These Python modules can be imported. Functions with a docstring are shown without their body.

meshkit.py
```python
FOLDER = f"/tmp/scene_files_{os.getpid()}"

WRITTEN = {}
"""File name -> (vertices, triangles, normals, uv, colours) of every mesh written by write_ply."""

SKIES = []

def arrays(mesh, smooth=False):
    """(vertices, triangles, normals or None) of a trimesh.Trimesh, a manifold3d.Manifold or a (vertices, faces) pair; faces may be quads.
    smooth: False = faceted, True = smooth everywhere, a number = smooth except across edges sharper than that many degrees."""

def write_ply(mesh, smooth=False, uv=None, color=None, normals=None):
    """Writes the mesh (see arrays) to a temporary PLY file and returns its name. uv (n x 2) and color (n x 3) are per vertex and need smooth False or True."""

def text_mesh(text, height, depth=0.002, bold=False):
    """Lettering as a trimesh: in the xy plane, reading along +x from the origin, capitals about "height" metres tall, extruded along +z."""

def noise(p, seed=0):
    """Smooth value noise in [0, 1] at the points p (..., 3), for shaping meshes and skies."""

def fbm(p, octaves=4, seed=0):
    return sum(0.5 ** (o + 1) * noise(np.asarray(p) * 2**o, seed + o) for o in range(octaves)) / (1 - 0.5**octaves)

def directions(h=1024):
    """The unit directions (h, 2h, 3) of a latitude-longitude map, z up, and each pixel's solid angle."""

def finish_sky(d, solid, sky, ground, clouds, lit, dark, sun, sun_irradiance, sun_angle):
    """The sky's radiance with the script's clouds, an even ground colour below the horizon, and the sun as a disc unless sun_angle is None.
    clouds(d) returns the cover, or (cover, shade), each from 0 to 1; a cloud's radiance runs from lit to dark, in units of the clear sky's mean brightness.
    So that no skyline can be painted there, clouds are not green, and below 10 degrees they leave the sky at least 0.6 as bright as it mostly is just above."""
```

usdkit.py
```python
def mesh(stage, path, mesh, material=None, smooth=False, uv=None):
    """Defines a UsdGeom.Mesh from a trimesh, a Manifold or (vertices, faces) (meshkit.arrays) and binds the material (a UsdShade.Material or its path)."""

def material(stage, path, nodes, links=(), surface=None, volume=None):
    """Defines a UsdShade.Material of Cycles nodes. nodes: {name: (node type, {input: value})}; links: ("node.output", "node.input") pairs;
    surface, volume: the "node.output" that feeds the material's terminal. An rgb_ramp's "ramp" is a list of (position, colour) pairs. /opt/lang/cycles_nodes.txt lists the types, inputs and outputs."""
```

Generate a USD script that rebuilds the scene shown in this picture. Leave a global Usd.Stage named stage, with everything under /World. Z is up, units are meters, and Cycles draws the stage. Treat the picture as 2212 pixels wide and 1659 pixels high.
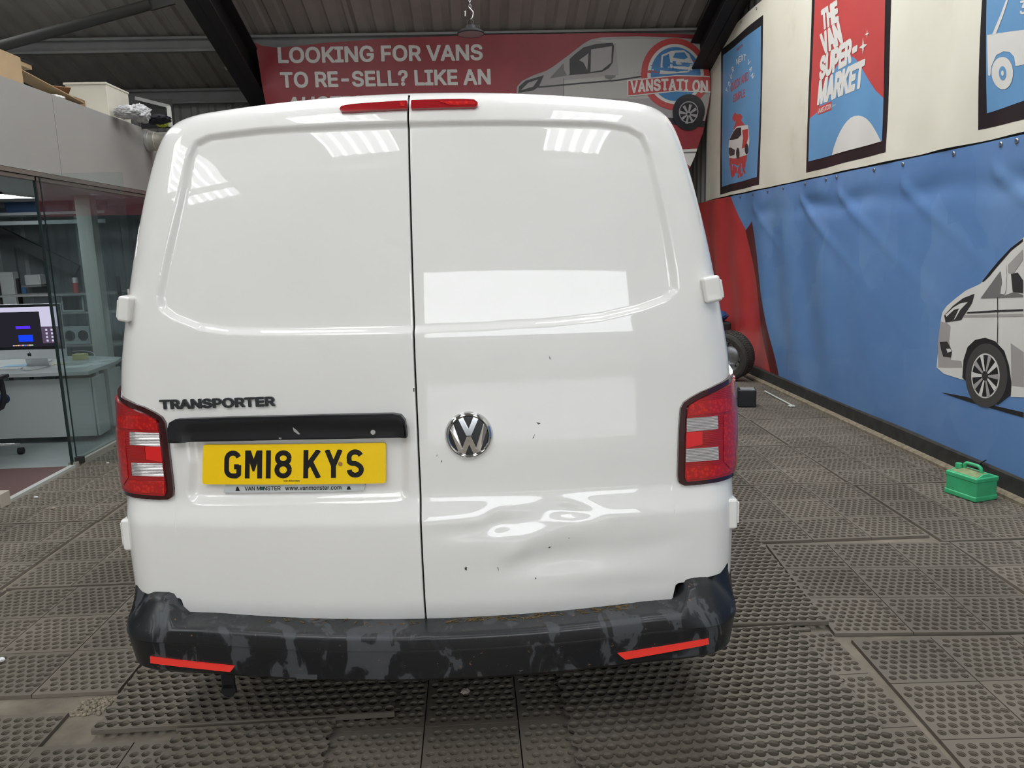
import math, random
import numpy as np, trimesh, shapely, usdkit, meshkit
from shapely.geometry import Polygon, LineString, Point, box as sbox
from shapely.ops import unary_union
from scipy.interpolate import PchipInterpolator, LinearNDInterpolator
from pxr import Gf, Sdf, Usd, UsdGeom, UsdLux, UsdShade

random.seed(7)
stage = Usd.Stage.CreateInMemory()
UsdGeom.SetStageUpAxis(stage, 'Z')
UsdGeom.SetStageMetersPerUnit(stage, 1.0)
UsdGeom.Xform.Define(stage, '/World')
UsdGeom.Scope.Define(stage, '/World/Looks')

# ------------------------------------------------------------------ camera, sky, lights, exposure
W, H, F = 2212.0, 1659.0, 1640.0
CAM = np.array([0, 0, 1.53])
YAW, PITCH, ROLL = math.radians(2.333), math.radians(10.079), 0.028
EXPOSURE = -0.04
SKY = 2.2
ROOFLIGHT = 7.6        # sheets on the slope over the van
ROOFLIGHT_REAR = 7.3   # sheets on the other slope, which the doors mirror
FWD = np.array([math.sin(YAW) * math.cos(PITCH), math.cos(YAW) * math.cos(PITCH), -math.sin(PITCH)])
_r = np.array([math.cos(YAW), -math.sin(YAW), 0])
_u = np.cross(_r, FWD)
RGT = math.cos(ROLL) * _r - math.sin(ROLL) * _u
UP = math.sin(ROLL) * _r + math.cos(ROLL) * _u
cam = UsdGeom.Camera.Define(stage, '/World/camera')
cam.CreateHorizontalApertureAttr(36.0)
cam.CreateVerticalApertureAttr(36.0 * H / W)
cam.CreateFocalLengthAttr(36.0 * F / W)
cam.CreateClippingRangeAttr(Gf.Vec2f(0.05, 200))
cam.CreateExposureAttr(EXPOSURE)
cam.AddTransformOp().Set(Gf.Matrix4d(*RGT, 0, *UP, 0, *(-FWD), 0, *CAM, 1))
dome = UsdLux.DomeLight.Define(stage, '/World/sky')
dome.CreateIntensityAttr(SKY)
dome.CreateColorAttr(Gf.Vec3f(0.93, 0.97, 1.0))


def material(name, nodes, links=(), surface='p.BSDF'):
    return usdkit.material(stage, '/World/Looks/' + name, nodes, links, surface=surface)


# ------------------------------------------------------------------ helpers: pixel rays to points on real surfaces
def ray(x, y):
    return FWD + (x - W / 2) / F * RGT - (y - H / 2) / F * UP


def onx(x, y, X):
    d = ray(x, y)
    return CAM + (X / d[0]) * d


def ony(x, y, Y):
    d = ray(x, y)
    return CAM + (Y / d[1]) * d


def onz(x, y, Z=0.0):
    d = ray(x, y)
    return CAM + ((Z - CAM[2]) / d[2]) * d


# ------------------------------------------------------------------ helpers: stage
_used = {}


def _path(name, parent):
    base = (str(parent.GetPath()) if parent is not None else '/World') + '/'
    n = _used.get(base + name, 0)
    _used[base + name] = n + 1
    return base + (name if n == 0 else '%s_%03d' % (name, n))


def tag(p, label=None, cat=None, group=None, kind=None):
    for k, v in (('label', label), ('category', cat), ('group', group), ('kind', kind)):
        if v:
            p.SetCustomDataByKey(k, v)
    return p


def thing(name, label, cat, loc=(0, 0, 0), rz=0.0, group=None):
    x = UsdGeom.Xform.Define(stage, _path(name, None))
    x.AddTranslateOp().Set(Gf.Vec3d(*map(float, loc)))
    x.AddRotateZOp().Set(float(math.degrees(rz)))
    return tag(x.GetPrim(), label, cat, group)


def part(name, parent, mesh, mat, smooth=35, label=None, kind=None):
    m = usdkit.mesh(stage, _path(name, parent), mesh, mat, smooth)
    return tag(m.GetPrim(), label, kind=kind)


def top(name, mesh, mat, label, cat, smooth=35, group=None):
    return tag(usdkit.mesh(stage, _path(name, None), mesh, mat, smooth).GetPrim(), label, cat, group)


def struct(name, mesh, mat, smooth=False):
    return tag(usdkit.mesh(stage, _path(name, None), mesh, mat, smooth).GetPrim(), kind='structure')


def copy_of(src, loc, rz, label, group=None):
    x = UsdGeom.Xform.Define(stage, _path(src.GetName().rstrip('0123456789').rstrip('_'), None))
    p = x.GetPrim()
    p.GetReferences().AddInternalReference(src.GetPath())
    p.SetInstanceable(True)
    x.GetXformOpOrderAttr()
    x.ClearXformOpOrder()
    x.AddTranslateOp().Set(Gf.Vec3d(*map(float, loc)))
    x.AddRotateZOp().Set(float(math.degrees(rz)))
    return tag(p, label, src.GetCustomDataByKey('category'), group)


# ------------------------------------------------------------------ helpers: meshes
cat = trimesh.util.concatenate


def box(x0, x1, y0, y1, z0, z1, bev=0.0):
    e = np.array([x1 - x0, y1 - y0, z1 - z0], float)
    c = np.array([x0 + x1, y0 + y1, z0 + z1]) / 2
    if bev <= 0:
        m = trimesh.creation.box(e)
    else:
        b = min(bev, *(e * 0.45))
        pts = []
        for s in np.ndindex(2, 2, 2):
            sg = np.array(s) * 2 - 1
            for k in range(3):
                q = sg * (e / 2 - b)
                q[k] = sg[k] * e[k] / 2
                pts.append(q)
        m = trimesh.convex.convex_hull(np.array(pts))
    m.apply_translation(c)
    return m


def rbox(e, b, c=(0, 0, 0), n=3):
    s = trimesh.creation.icosphere(subdivisions=n - 1, radius=b).vertices
    pts = np.vstack([s + (np.array(k) * 2 - 1) * (np.array(e) / 2 - b) for k in np.ndindex(2, 2, 2)])
    m = trimesh.convex.convex_hull(pts)
    m.apply_translation(c)
    return m


def bar(a, b, w, t, upv=(0, 0, 1)):
    a, b = np.array(a, float), np.array(b, float)
    d = b - a
    L = np.linalg.norm(d)
    d /= L
    s = np.cross(d, upv)
    s /= np.linalg.norm(s)
    n = np.cross(s, d)
    m = trimesh.creation.box([L, w, t])
    T = np.eye(4)
    T[:3, 0], T[:3, 1], T[:3, 2], T[:3, 3] = d, s, n, (a + b) / 2
    m.apply_transform(T)
    return m


def tube(pts, r, n=8, cap=True):
    P = np.array(pts, float)
    d = np.gradient(P, axis=0)
    d /= np.linalg.norm(d, axis=1)[:, None] + 1e-12
    rr = np.broadcast_to(np.asarray(r, float), (len(P),))
    a = np.array([0, 0, 1.0]) if abs(d[0][2]) < 0.9 else np.array([1.0, 0, 0])
    V = []
    for i in range(len(P)):
        s = np.cross(d[i], a)
        s /= np.linalg.norm(s)
        a = np.cross(s, d[i])
        th = np.arange(n) * 2 * math.pi / n
        V.append(P[i] + rr[i] * (np.cos(th)[:, None] * s + np.sin(th)[:, None] * a))
    V = np.vstack(V)
    fs = []
    for i in range(len(P) - 1):
        for j in range(n):
            k = (j + 1) % n
            A, B, C, D = i * n + j, i * n + k, (i + 1) * n + k, (i + 1) * n + j
            fs += [[A, B, C], [A, C, D]]
    if cap:
        V = np.vstack([V, P[0], P[-1]])
        a0, a1, e = len(V) - 2, len(V) - 1, (len(P) - 1) * n
        for j in range(n):
            k = (j + 1) % n
            fs += [[a0, k, j], [a1, e + j, e + k]]
    return trimesh.Trimesh(V, fs, process=False)


def smoothpath(pts, n=24):
    P = np.array(pts, float)
    t = np.r_[0, np.cumsum(np.linalg.norm(np.diff(P, axis=0), axis=1))]
    q = np.linspace(0, t[-1], n)
    return np.stack([PchipInterpolator(t, P[:, k])(q) for k in range(3)], 1)


def lathe(prof, n=32, axis='z'):
    prof = np.array(prof, float)
    th = np.arange(n) * 2 * math.pi / n
    V = np.stack([prof[:, None, 0] * np.cos(th), prof[:, None, 0] * np.sin(th), np.broadcast_to(prof[:, None, 1], (len(prof), n))], -1).reshape(-1, 3)
    fs = []
    for i in range(len(prof) - 1):
        for j in range(n):
            k = (j + 1) % n
            A, B, C, D = i * n + j, i * n + k, (i + 1) * n + k, (i + 1) * n + j
            fs += [[A, B, C], [A, C, D]]
    m = trimesh.Trimesh(V, fs, process=True)
    m.update_faces(m.nondegenerate_faces())
    if axis == 'x':
        m.apply_transform(trimesh.transformations.rotation_matrix(math.pi / 2, [0, 1, 0]))
    if axis == 'y':
        m.apply_transform(trimesh.transformations.rotation_matrix(-math.pi / 2, [1, 0, 0]))
    return m


def grid(nu, nv, fn):
    u, v = np.meshgrid(np.linspace(0, 1, nu), np.linspace(0, 1, nv), indexing='ij')
    P = fn(u.ravel(), v.ravel())
    i, j = np.meshgrid(np.arange(nu - 1), np.arange(nv - 1), indexing='ij')
    a = (i * nv + j).ravel()
    return P, np.vstack([np.stack([a, a + nv, a + nv + 1], 1), np.stack([a, a + nv + 1, a + 1], 1)])


def cut_up(g, L):
    """Triangles (2-D vertices, faces) of a shape, cut along a grid of pitch L so that they can follow a surface."""
    if L:
        x0, y0, x1, y1 = g.bounds
        nx, ny = max(1, int(math.ceil((x1 - x0) / L))), max(1, int(math.ceil((y1 - y0) / L)))
        xs, ys = np.linspace(x0, x1, nx + 1), np.linspace(y0, y1, ny + 1)
        X0, Y0 = (q.ravel() for q in np.meshgrid(xs[:-1], ys[:-1], indexing='ij'))
        X1, Y1 = (q.ravel() for q in np.meshgrid(xs[1:], ys[1:], indexing='ij'))
        cells = shapely.box(X0, Y0, X1, Y1)
        shapely.prepare(g)
        full = shapely.contains(g, cells)
        part_ = shapely.intersects(g, cells) & ~full
        pieces = shapely.intersection(cells[part_], g)
        V = [np.stack([X0[full], Y0[full]], 1), np.stack([X1[full], Y0[full]], 1), np.stack([X1[full], Y1[full]], 1), np.stack([X0[full], Y1[full]], 1)]
        n = int(full.sum())
        k = np.arange(n)
        Vs, Fs, base = [np.vstack(V)], [np.vstack([np.stack([k, k + n, k + 2 * n], 1), np.stack([k, k + 2 * n, k + 3 * n], 1)])], 4 * n
    else:
        pieces, Vs, Fs, base = [g], [], [], 0
    for q in pieces:
        for p in getattr(q, 'geoms', [q]):
            if p.geom_type != 'Polygon' or p.area < 1e-12:
                continue
            v, f = trimesh.creation.triangulate_polygon(p, engine='earcut')
            v, f = np.array(v), np.array(f)
            a, b = v[f[:, 1]] - v[f[:, 0]], v[f[:, 2]] - v[f[:, 0]]
            neg = a[:, 0] * b[:, 1] - a[:, 1] * b[:, 0] < 0
            f[neg] = f[neg][:, ::-1]
            Vs.append(v)
            Fs.append(f + base)
            base += len(v)
    m = trimesh.Trimesh(np.c_[np.vstack(Vs), np.zeros(base)], np.vstack(Fs), process=False)
    m.merge_vertices(digits_vertex=6)
    m.update_faces(m.nondegenerate_faces(height=1e-9))
    m.remove_unreferenced_vertices()
    return np.array(m.vertices)[:, :2], np.array(m.faces)


def sheet(poly, fmap, h, t, L=0.03):
    """A flat shape (shapely, in surface coordinates) laid on a surface: its face at height h, its edge t deep."""
    out = []
    for g in getattr(poly, 'geoms', [poly]):
        if g.is_empty or g.geom_type != 'Polygon' or g.area < 1e-9:
            continue
        g = shapely.geometry.polygon.orient(g.segmentize(L) if L else g)
        v, f = cut_up(g, L)
        out.append(trimesh.Trimesh(fmap(v, np.full(len(v), h)), f, process=False))
        if t > 0:
            for r in [g.exterior, *g.interiors]:
                c = np.array(r.coords)
                A, B = fmap(c, np.full(len(c), h)), fmap(c, np.full(len(c), h - t))
                n = len(c)
                k = np.arange(n - 1)
                fs = np.vstack([np.stack([k, k + n, k + n + 1], 1), np.stack([k, k + n + 1, k + 1], 1)])
                out.append(trimesh.Trimesh(np.vstack([A, B]), fs, process=False))
    return cat(out)


def ell(cx, cy, rx, ry, n=40, rot=0):
    t = np.arange(n) * 2 * math.pi / n
    p = np.stack([rx * np.cos(t), ry * np.sin(t)], 1)
    c, s = math.cos(rot), math.sin(rot)
    return Polygon(p @ np.array([[c, s], [-s, c]]) + [cx, cy])


_tcache = {}


def text_poly(s, bold=True):
    """The outline of s in a unit box: x from 0 to 1 over the word, y from 0 to 1 over the capitals."""
    if (s, bold) not in _tcache:
        m = meshkit.text_mesh(s, 1.0, 0.01, bold)
        tri = np.array(m.vertices)[m.faces[m.face_normals[:, 2] > 0.5]][:, :, :2]
        g = unary_union([Polygon(q).buffer(1e-5) for q in tri]).simplify(0.004)
        x0, _, x1, _ = g.bounds
        _tcache[(s, bold)] = shapely.affinity.affine_transform(g, [1 / (x1 - x0), 0, 0, 1, -x0 / (x1 - x0), 0])
    return _tcache[(s, bold)]


def words(s, bl, br, tl, conv, fmap, h, bold=True, L=0.05, thick=0.0, fat=0.0):
    """Lettering on a surface: bl, br, tl are the word's corners (as conv reads them), fmap the surface."""
    a, b, c = (np.asarray(conv(*p))[:2] for p in (bl, br, tl))
    g = shapely.affinity.affine_transform(text_poly(s, bold), [(b - a)[0], (c - a)[0], (b - a)[1], (c - a)[1], a[0], a[1]])
    return sheet(g.buffer(fat, join_style=2, mitre_limit=2) if fat else g, fmap, h, thick, L)


def sstep(x):
    x = np.clip(x, 0, 1)
    return x * x * (3 - 2 * x)


# ------------------------------------------------------------------ materials
def plain(name, col, rough=0.5, metal=0.0, spec=0.5, coat=0.0, bump=0.0, bscale=200, var=0.0, vscale=3.0, extra=None):
    p = {'base_color': col, 'roughness': rough, 'metallic': metal, 'specular_ior_level': spec, 'coat_weight': coat}
    p.update(extra or {})
    n, l = {'p': ('principled_bsdf', p)}, []
    if var > 0:
        n['tc'] = ('texture_coordinate', {})
        n['nz'] = ('noise_texture', {'scale': vscale, 'detail': 5.0, 'roughness': 0.6})
        n['rp'] = ('rgb_ramp', {'ramp': [(0.3, [c * (1 - var) for c in col]), (0.7, [min(1, c * (1 + var)) for c in col])]})
        l += [('tc.object', 'nz.vector'), ('nz.fac', 'rp.fac'), ('rp.color', 'p.base_color')]
    if bump > 0:
        n['tb'] = ('texture_coordinate', {})
        n['nb'] = ('noise_texture', {'scale': bscale, 'detail': 3.0})
        n['b'] = ('bump', {'strength': bump, 'distance': 0.002})
        l += [('tb.object', 'nb.vector'), ('nb.fac', 'b.height'), ('b.normal', 'p.normal')]
    return material(name, n, l)


paint = plain('white_paint', (0.81, 0.80, 0.775), 0.42, coat=1.0, extra={'coat_roughness': 0.02}, var=0.015, vscale=2.5)
dark_gap = plain('dark_gap', (0.012, 0.012, 0.013), 0.8)
rubber_seal = plain('black_rubber', (0.02, 0.02, 0.021), 0.6)
black_trim = plain('black_trim', (0.012, 0.013, 0.016), 0.38)
chrome = plain('chrome', (0.72, 0.72, 0.73), 0.08, metal=1.0)
dark_chrome = plain('dark_chrome', (0.10, 0.11, 0.12), 0.25, metal=0.8)
glass_dark = plain('dark_glass', (0.01, 0.012, 0.014), 0.05, spec=0.8)
alloy = plain('alloy', (0.45, 0.46, 0.47), 0.35, metal=0.9)
tyre_mat = plain('tyre_rubber', (0.045, 0.04, 0.034), 0.85, var=0.3, vscale=12)
plate_yellow = plain('plate_yellow', (0.98, 0.64, 0.004), 0.35)
ink_black = plain('ink_black', (0.008, 0.008, 0.009), 0.35)
screw_mat = plain('rusty_screw', (0.45, 0.25, 0.07), 0.5, metal=0.4)
clear_strip = plain('strip_plastic', (0.55, 0.58, 0.58), 0.25)
red_lens = material('red_lens', {
    'tc': ('texture_coordinate', {}), 'w': ('wave_texture', {'scale': 60.0, 'bands_direction': 'z'}),
    'b': ('bump', {'strength': 0.25, 'distance': 0.002}),
    'p': ('principled_bsdf', {'base_color': (0.36, 0.004, 0.008), 'roughness': 0.22, 'coat_weight': 1.0, 'coat_roughness': 0.02})},
    [('tc.object', 'w.vector'), ('w.fac', 'b.height'), ('b.normal', 'p.normal')])
red_bright = plain('red_reflector', (0.75, 0.012, 0.016), 0.25, coat=1.0)
red_dark = plain('lamp_rim', (0.035, 0.002, 0.004), 0.15, coat=1.0)
red_glow = material('red_facets', {
    'tc': ('texture_coordinate', {}), 'v': ('voronoi_texture', {'scale': 95.0}),
    'rp': ('rgb_ramp', {'ramp': [(0.0, (0.75, 0.02, 0.01)), (0.6, (0.42, 0.006, 0.008))]}),
    'p': ('principled_bsdf', {'roughness': 0.2, 'coat_weight': 1.0, 'coat_roughness': 0.03})},
    [('tc.object', 'v.vector'), ('v.distance', 'rp.fac'), ('rp.color', 'p.base_color')])
clear_lens = material('clear_lens', {
    'tc': ('texture_coordinate', {}), 'w': ('wave_texture', {'scale': 70.0, 'bands_direction': 'z'}),
    'b': ('bump', {'strength': 0.5, 'distance': 0.003}),
    'p': ('principled_bsdf', {'base_color': (0.62, 0.60, 0.61), 'roughness': 0.18, 'metallic': 0.55, 'coat_weight': 1.0})},
    [('tc.object', 'w.vector'), ('w.fac', 'b.height'), ('b.normal', 'p.normal')])
brake_red = plain('brake_lens', (0.30, 0.003, 0.008), 0.15, coat=1.0)
orange_red = plain('reflector_red', (0.95, 0.045, 0.03), 0.3, coat=0.8)
bumper_mat = material('worn_bumper', {
    'tc': ('texture_coordinate', {}),
    'mp': ('mapping', {'scale': (7.0, 5.0, 4.0)}),
    'n': ('noise_texture', {'scale': 1.6, 'detail': 4.0, 'roughness': 0.55, 'distortion': 0.6}),
    'r': ('rgb_ramp', {'ramp': [(0.0, (0.010, 0.011, 0.013)), (0.545, (0.012, 0.013, 0.015)), (0.565, (0.05, 0.054, 0.06)), (1.0, (0.065, 0.069, 0.075))]}),
    'n2': ('noise_texture', {'scale': 55.0, 'detail': 4.0, 'roughness': 0.7}),
    'r2': ('rgb_ramp', {'ramp': [(0.0, (0, 0, 0)), (0.66, (0, 0, 0)), (0.70, (1, 1, 1)), (1.0, (1, 1, 1))]}),
    'm': ('mix_color', {'b': (0.16, 0.10, 0.055)}),
    'rr': ('map_range', {'from_min': 0.5, 'from_max': 0.6, 'to_min': 0.32, 'to_max': 0.55, 'clamp': True}),
    'p': ('principled_bsdf', {'roughness': 0.4})},
    [('tc.object', 'mp.vector'), ('mp.vector', 'n.vector'), ('n.fac', 'r.fac'), ('tc.object', 'n2.vector'), ('n2.fac', 'r2.fac'),
     ('r2.color', 'm.fac'), ('r.color', 'm.a'), ('m.result', 'p.base_color'), ('n.fac', 'rr.value'), ('rr.result', 'p.roughness')])
faded = plain('faded_plastic', (0.055, 0.060, 0.066), 0.6, var=0.15, vscale=20)
moss = plain('moss_dirt', (0.13, 0.085, 0.03), 0.95, var=0.5, vscale=60)

rubber_floor = material('floor_rubber', {
    'g': ('geometry', {}), 'oi': ('object_info', {}),
    'n': ('noise_texture', {'scale': 1.3, 'detail': 6.0, 'roughness': 0.65}),
    'r': ('rgb_ramp', {'ramp': [(0.3, (0.112, 0.095, 0.074)), (0.7, (0.172, 0.150, 0.121))]}),
    'mr': ('map_range', {'from_min': 0.0, 'from_max': 1.0, 'to_min': 0.88, 'to_max': 1.12}),
    'mx': ('vector_math', {'math_type': 'scale'}),
    'n2': ('noise_texture', {'scale': 300.0, 'detail': 2.0}), 'b': ('bump', {'strength': 0.25, 'distance': 0.001}),
    'p': ('principled_bsdf', {'roughness': 0.8, 'specular_ior_level': 0.3})},
    [('g.position', 'n.vector'), ('n.fac', 'r.fac'), ('oi.random', 'mr.value'), ('r.color', 'mx.vector1'), ('mr.result', 'mx.scale'), ('mx.vector', 'p.base_color'),
     ('g.position', 'n2.vector'), ('n2.fac', 'b.height'), ('b.normal', 'p.normal')])
concrete = plain('dusty_concrete', (0.17, 0.145, 0.11), 0.9, bump=0.5, bscale=60, var=0.35, vscale=6)
apron = plain('outdoor_concrete', (0.38, 0.38, 0.37), 0.9, var=0.1)
gravel_mat = plain('gravel', (0.22, 0.19, 0.14), 0.95, bump=0.8, bscale=80, var=0.4, vscale=90)
clad_roof = plain('roof_cladding', (0.30, 0.275, 0.25), 0.6, var=0.15, vscale=1.2)
clad_wall = plain('wall_cladding', (0.30, 0.30, 0.285), 0.5, var=0.15, vscale=1.0)
steel_grey = plain('grey_steel', (0.23, 0.235, 0.225), 0.5, var=0.12, vscale=3)
steel_black = plain('black_steel', (0.012, 0.012, 0.013), 0.6)
steel_dark = plain('dark_steel_pipe', (0.018, 0.017, 0.015), 0.6)
galv = plain('galvanised', (0.55, 0.55, 0.54), 0.4, metal=0.6)
timber_black = plain('dirty_kerb', (0.025, 0.024, 0.02), 0.85, var=0.4, vscale=12, bump=0.4, bscale=60)
dust = plain('dusty_ledge', (0.20, 0.165, 0.115), 0.95, var=0.4, vscale=25, bump=0.5, bscale=90)
def roof_glow(name, k):
    return material(name, {'g': ('geometry', {}), 'w': ('wave_texture', {'scale': 1.256, 'bands_direction': 'x', 'phase': 0.6}), 'r': ('rgb_ramp', {'ramp': [(0.0, (0.70, 0.72, 0.73)), (0.62, (0.78, 0.80, 0.81)), (0.8, (1.5, 1.52, 1.54)), (1.0, (1.6, 1.62, 1.64))]}),
                           'e': ('emission', {'strength': k})}, [('g.position', 'w.vector'), ('w.fac', 'r.fac'), ('r.color', 'e.color')], surface='e.emission')


rooflight, rooflight_rear = roof_glow('rooflight', ROOFLIGHT), roof_glow('rooflight_rear', ROOFLIGHT_REAR)


def cloth(name, col, var=0.06, rough=0.42):
    return plain(name, col, rough, var=var, vscale=2.2, bump=0.06, bscale=500)


vinyl_white = material('vinyl_white', {
    'g': ('geometry', {}), 'n': ('noise_texture', {'scale': 1.1, 'detail': 5.0, 'roughness': 0.6}),
    'r': ('rgb_ramp', {'ramp': [(0.25, (0.50, 0.45, 0.35)), (0.45, (0.64, 0.605, 0.50)), (0.8, (0.70, 0.67, 0.57))]}),
    'p': ('principled_bsdf', {'roughness': 0.5})}, [('g.position', 'n.vector'), ('n.fac', 'r.fac'), ('r.color', 'p.base_color')])
vinyl_blue = material('vinyl_blue', {
    'g': ('geometry', {}), 'mp': ('mapping', {'scale': (0.01, 1.9, 1.5), 'rotation': (0.12, 0, 0)}),
    'v': ('voronoi_texture', {'scale': 1.25, 'metric': 'chebychev', 'randomness': 0.9}),
    'n': ('noise_texture', {'scale': 0.9, 'detail': 5.0, 'roughness': 0.6}),
    'sc': ('separate_color', {}), 'a': ('math', {'math_type': 'multiply_add', 'value2': 0.22, 'value3': 0.06}), 'b': ('math', {'math_type': 'multiply_add', 'value2': 1.0}),
    'r': ('rgb_ramp', {'ramp': [(0.2, (0.082, 0.175, 0.375)), (0.65, (0.105, 0.215, 0.43)), (1.0, (0.16, 0.28, 0.48))]}),
    'p': ('principled_bsdf', {'roughness': 0.36})},
    [('g.position', 'mp.vector'), ('mp.vector', 'v.vector'), ('g.position', 'n.vector'), ('v.color', 'sc.color'), ('sc.r', 'a.value1'),
     ('n.fac', 'b.value1'), ('a.value', 'b.value3'), ('b.value', 'r.fac'), ('r.color', 'p.base_color')])
vinyl_red = cloth('vinyl_red', (0.48, 0.045, 0.045), 0.1, 0.36)
vinyl_darkred = cloth('vinyl_darkred', (0.115, 0.018, 0.016))
banner_red = cloth('banner_red', (0.27, 0.028, 0.036), 0.12)
print_white = cloth('print_white', (0.62, 0.60, 0.56), 0.05)
print_grey = cloth('print_grey', (0.33, 0.31, 0.30), 0.08)
print_mid = cloth('print_mid_grey', (0.16, 0.155, 0.15), 0.08)
print_dark = cloth('print_dark', (0.032, 0.030, 0.030), 0.1)
print_tyre = cloth('print_tyre', (0.058, 0.054, 0.052), 0.08)
print_black = cloth('print_black', (0.018, 0.017, 0.019), 0.1, 0.3)
print_blue = cloth('print_blue', (0.115, 0.27, 0.47), 0.06)
print_red = cloth('print_red', (0.47, 0.06, 0.055), 0.08)
print_navy = cloth('print_logo_blue', (0.06, 0.20, 0.42), 0.06)
eyelet_mat = plain('eyelet', (0.30, 0.30, 0.29), 0.35, metal=0.9)

# ------------------------------------------------------------------ the room
YB, XR, XL, YF = 11.75, 3.16, -9.0, -5.2          # back wall, right wall, left wall, front wall
RZ, RS, YR = 4.30, 0.306, 2.0                  # roof height at y = 10.35, its slope, ridge


def roof_z(y):
    y = np.asarray(y, float)
    zr_ = RZ - RS * (YR - 10.35)
    return np.where(y > YR, RZ - RS * (y - 10.35), zr_ - RS * (YR - y))


def ribs(n, pitch, depth, flat=0.5):
    xs, zs = [], []
    for i in range(n):
        a = i * pitch
        xs += [a, a + pitch * flat, a + pitch * (flat + 0.12), a + pitch * 0.88]
        zs += [0, 0, depth, depth]
    return np.array(xs + [n * pitch]), np.array(zs + [0.0])


def ribbed(a, b, c, pitch=0.25, depth=0.035):
    """Ribbed cladding from edge a-b, ribs running along c; returns a mesh."""
    a, b, c = (np.array(q, float) for q in (a, b, c))
    L = np.linalg.norm(b - a)
    n = max(1, int(round(L / pitch)))
    xs, zs = ribs(n, L / n, depth)
    e = (b - a) / L
    nn = np.cross(e, c)
    nn /= np.linalg.norm(nn)
    P = a + xs[:, None] * e + zs[:, None] * nn
    V = np.vstack([P, P + c])
    m = len(xs)
    k = np.arange(m - 1)
    return trimesh.Trimesh(V, np.vstack([np.stack([k, k + 1, k + m + 1], 1), np.stack([k, k + m + 1, k + m], 1)]), process=False)


struct('floor', box(XL, XR + 0.2, YF - 0.1, YB + 0.2, -0.2, 0.0), concrete)
struct('ground', box(-25, 25, -40, YF - 0.1, -0.25, -0.02), apron)
# roof: ribbed sheets running down the slope, with rooflight sheets left open between them
LIGHTS = [(-6.5, -4.9, -3.9, 0.3), (-2.65, -1.4, -3.1, 0.3), (1.1, 2.1, -3.1, 0.3), (-6.1, -5.2, 2.2, 8.6), (-2.65, -1.5, 2.2, 8.6), (0.5, 2.5, 2.2, 8.6)]
ceil_parts = []


def roof_strip(x0, x1, y0, y1):
    return ribbed((x0, y0, float(roof_z(y0 + 1e-6 if y0 >= YR else y0))), (x1, y0, float(roof_z(y0))), (0, y1 - y0, float(roof_z(y1) - roof_z(y0))), 0.25, 0.035)


xs_cut = sorted({XL, XR + 0.2, *[v for q in LIGHTS for v in q[:2]]})
for xa, xb in zip(xs_cut[:-1], xs_cut[1:]):
    for ya, yb in ((YF, YR), (YR, YB)):
        holes = sorted((q[2], q[3]) for q in LIGHTS if q[0] <= xa and xb <= q[1] and ya <= q[2] < yb)
        y = ya
        for h0, h1 in holes:
            ceil_parts.append(roof_strip(xa, xb, y, h0))
            y = h1
        ceil_parts.append(roof_strip(xa, xb, y, yb))
ceiling = tag(UsdGeom.Xform.Define(stage, _path('ceiling', None)).GetPrim(), kind='structure')
for m in ceil_parts:
    part('roof_sheet', ceiling, m, clad_roof, False)
for k, q in enumerate(LIGHTS):
    m = roof_strip(*q)
    m.apply_translation([0, 0, 0.03])
    part('rooflight', ceiling, m, rooflight if q[2] > YR else rooflight_rear, False, 'translucent rooflight sheet')
struct('wall_back', ribbed((XL, YB, 0), (XR + 0.2, YB, 0), (0, 0, float(roof_z(YB)) + 0.05), 0.25, 0.03), clad_wall)
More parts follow.
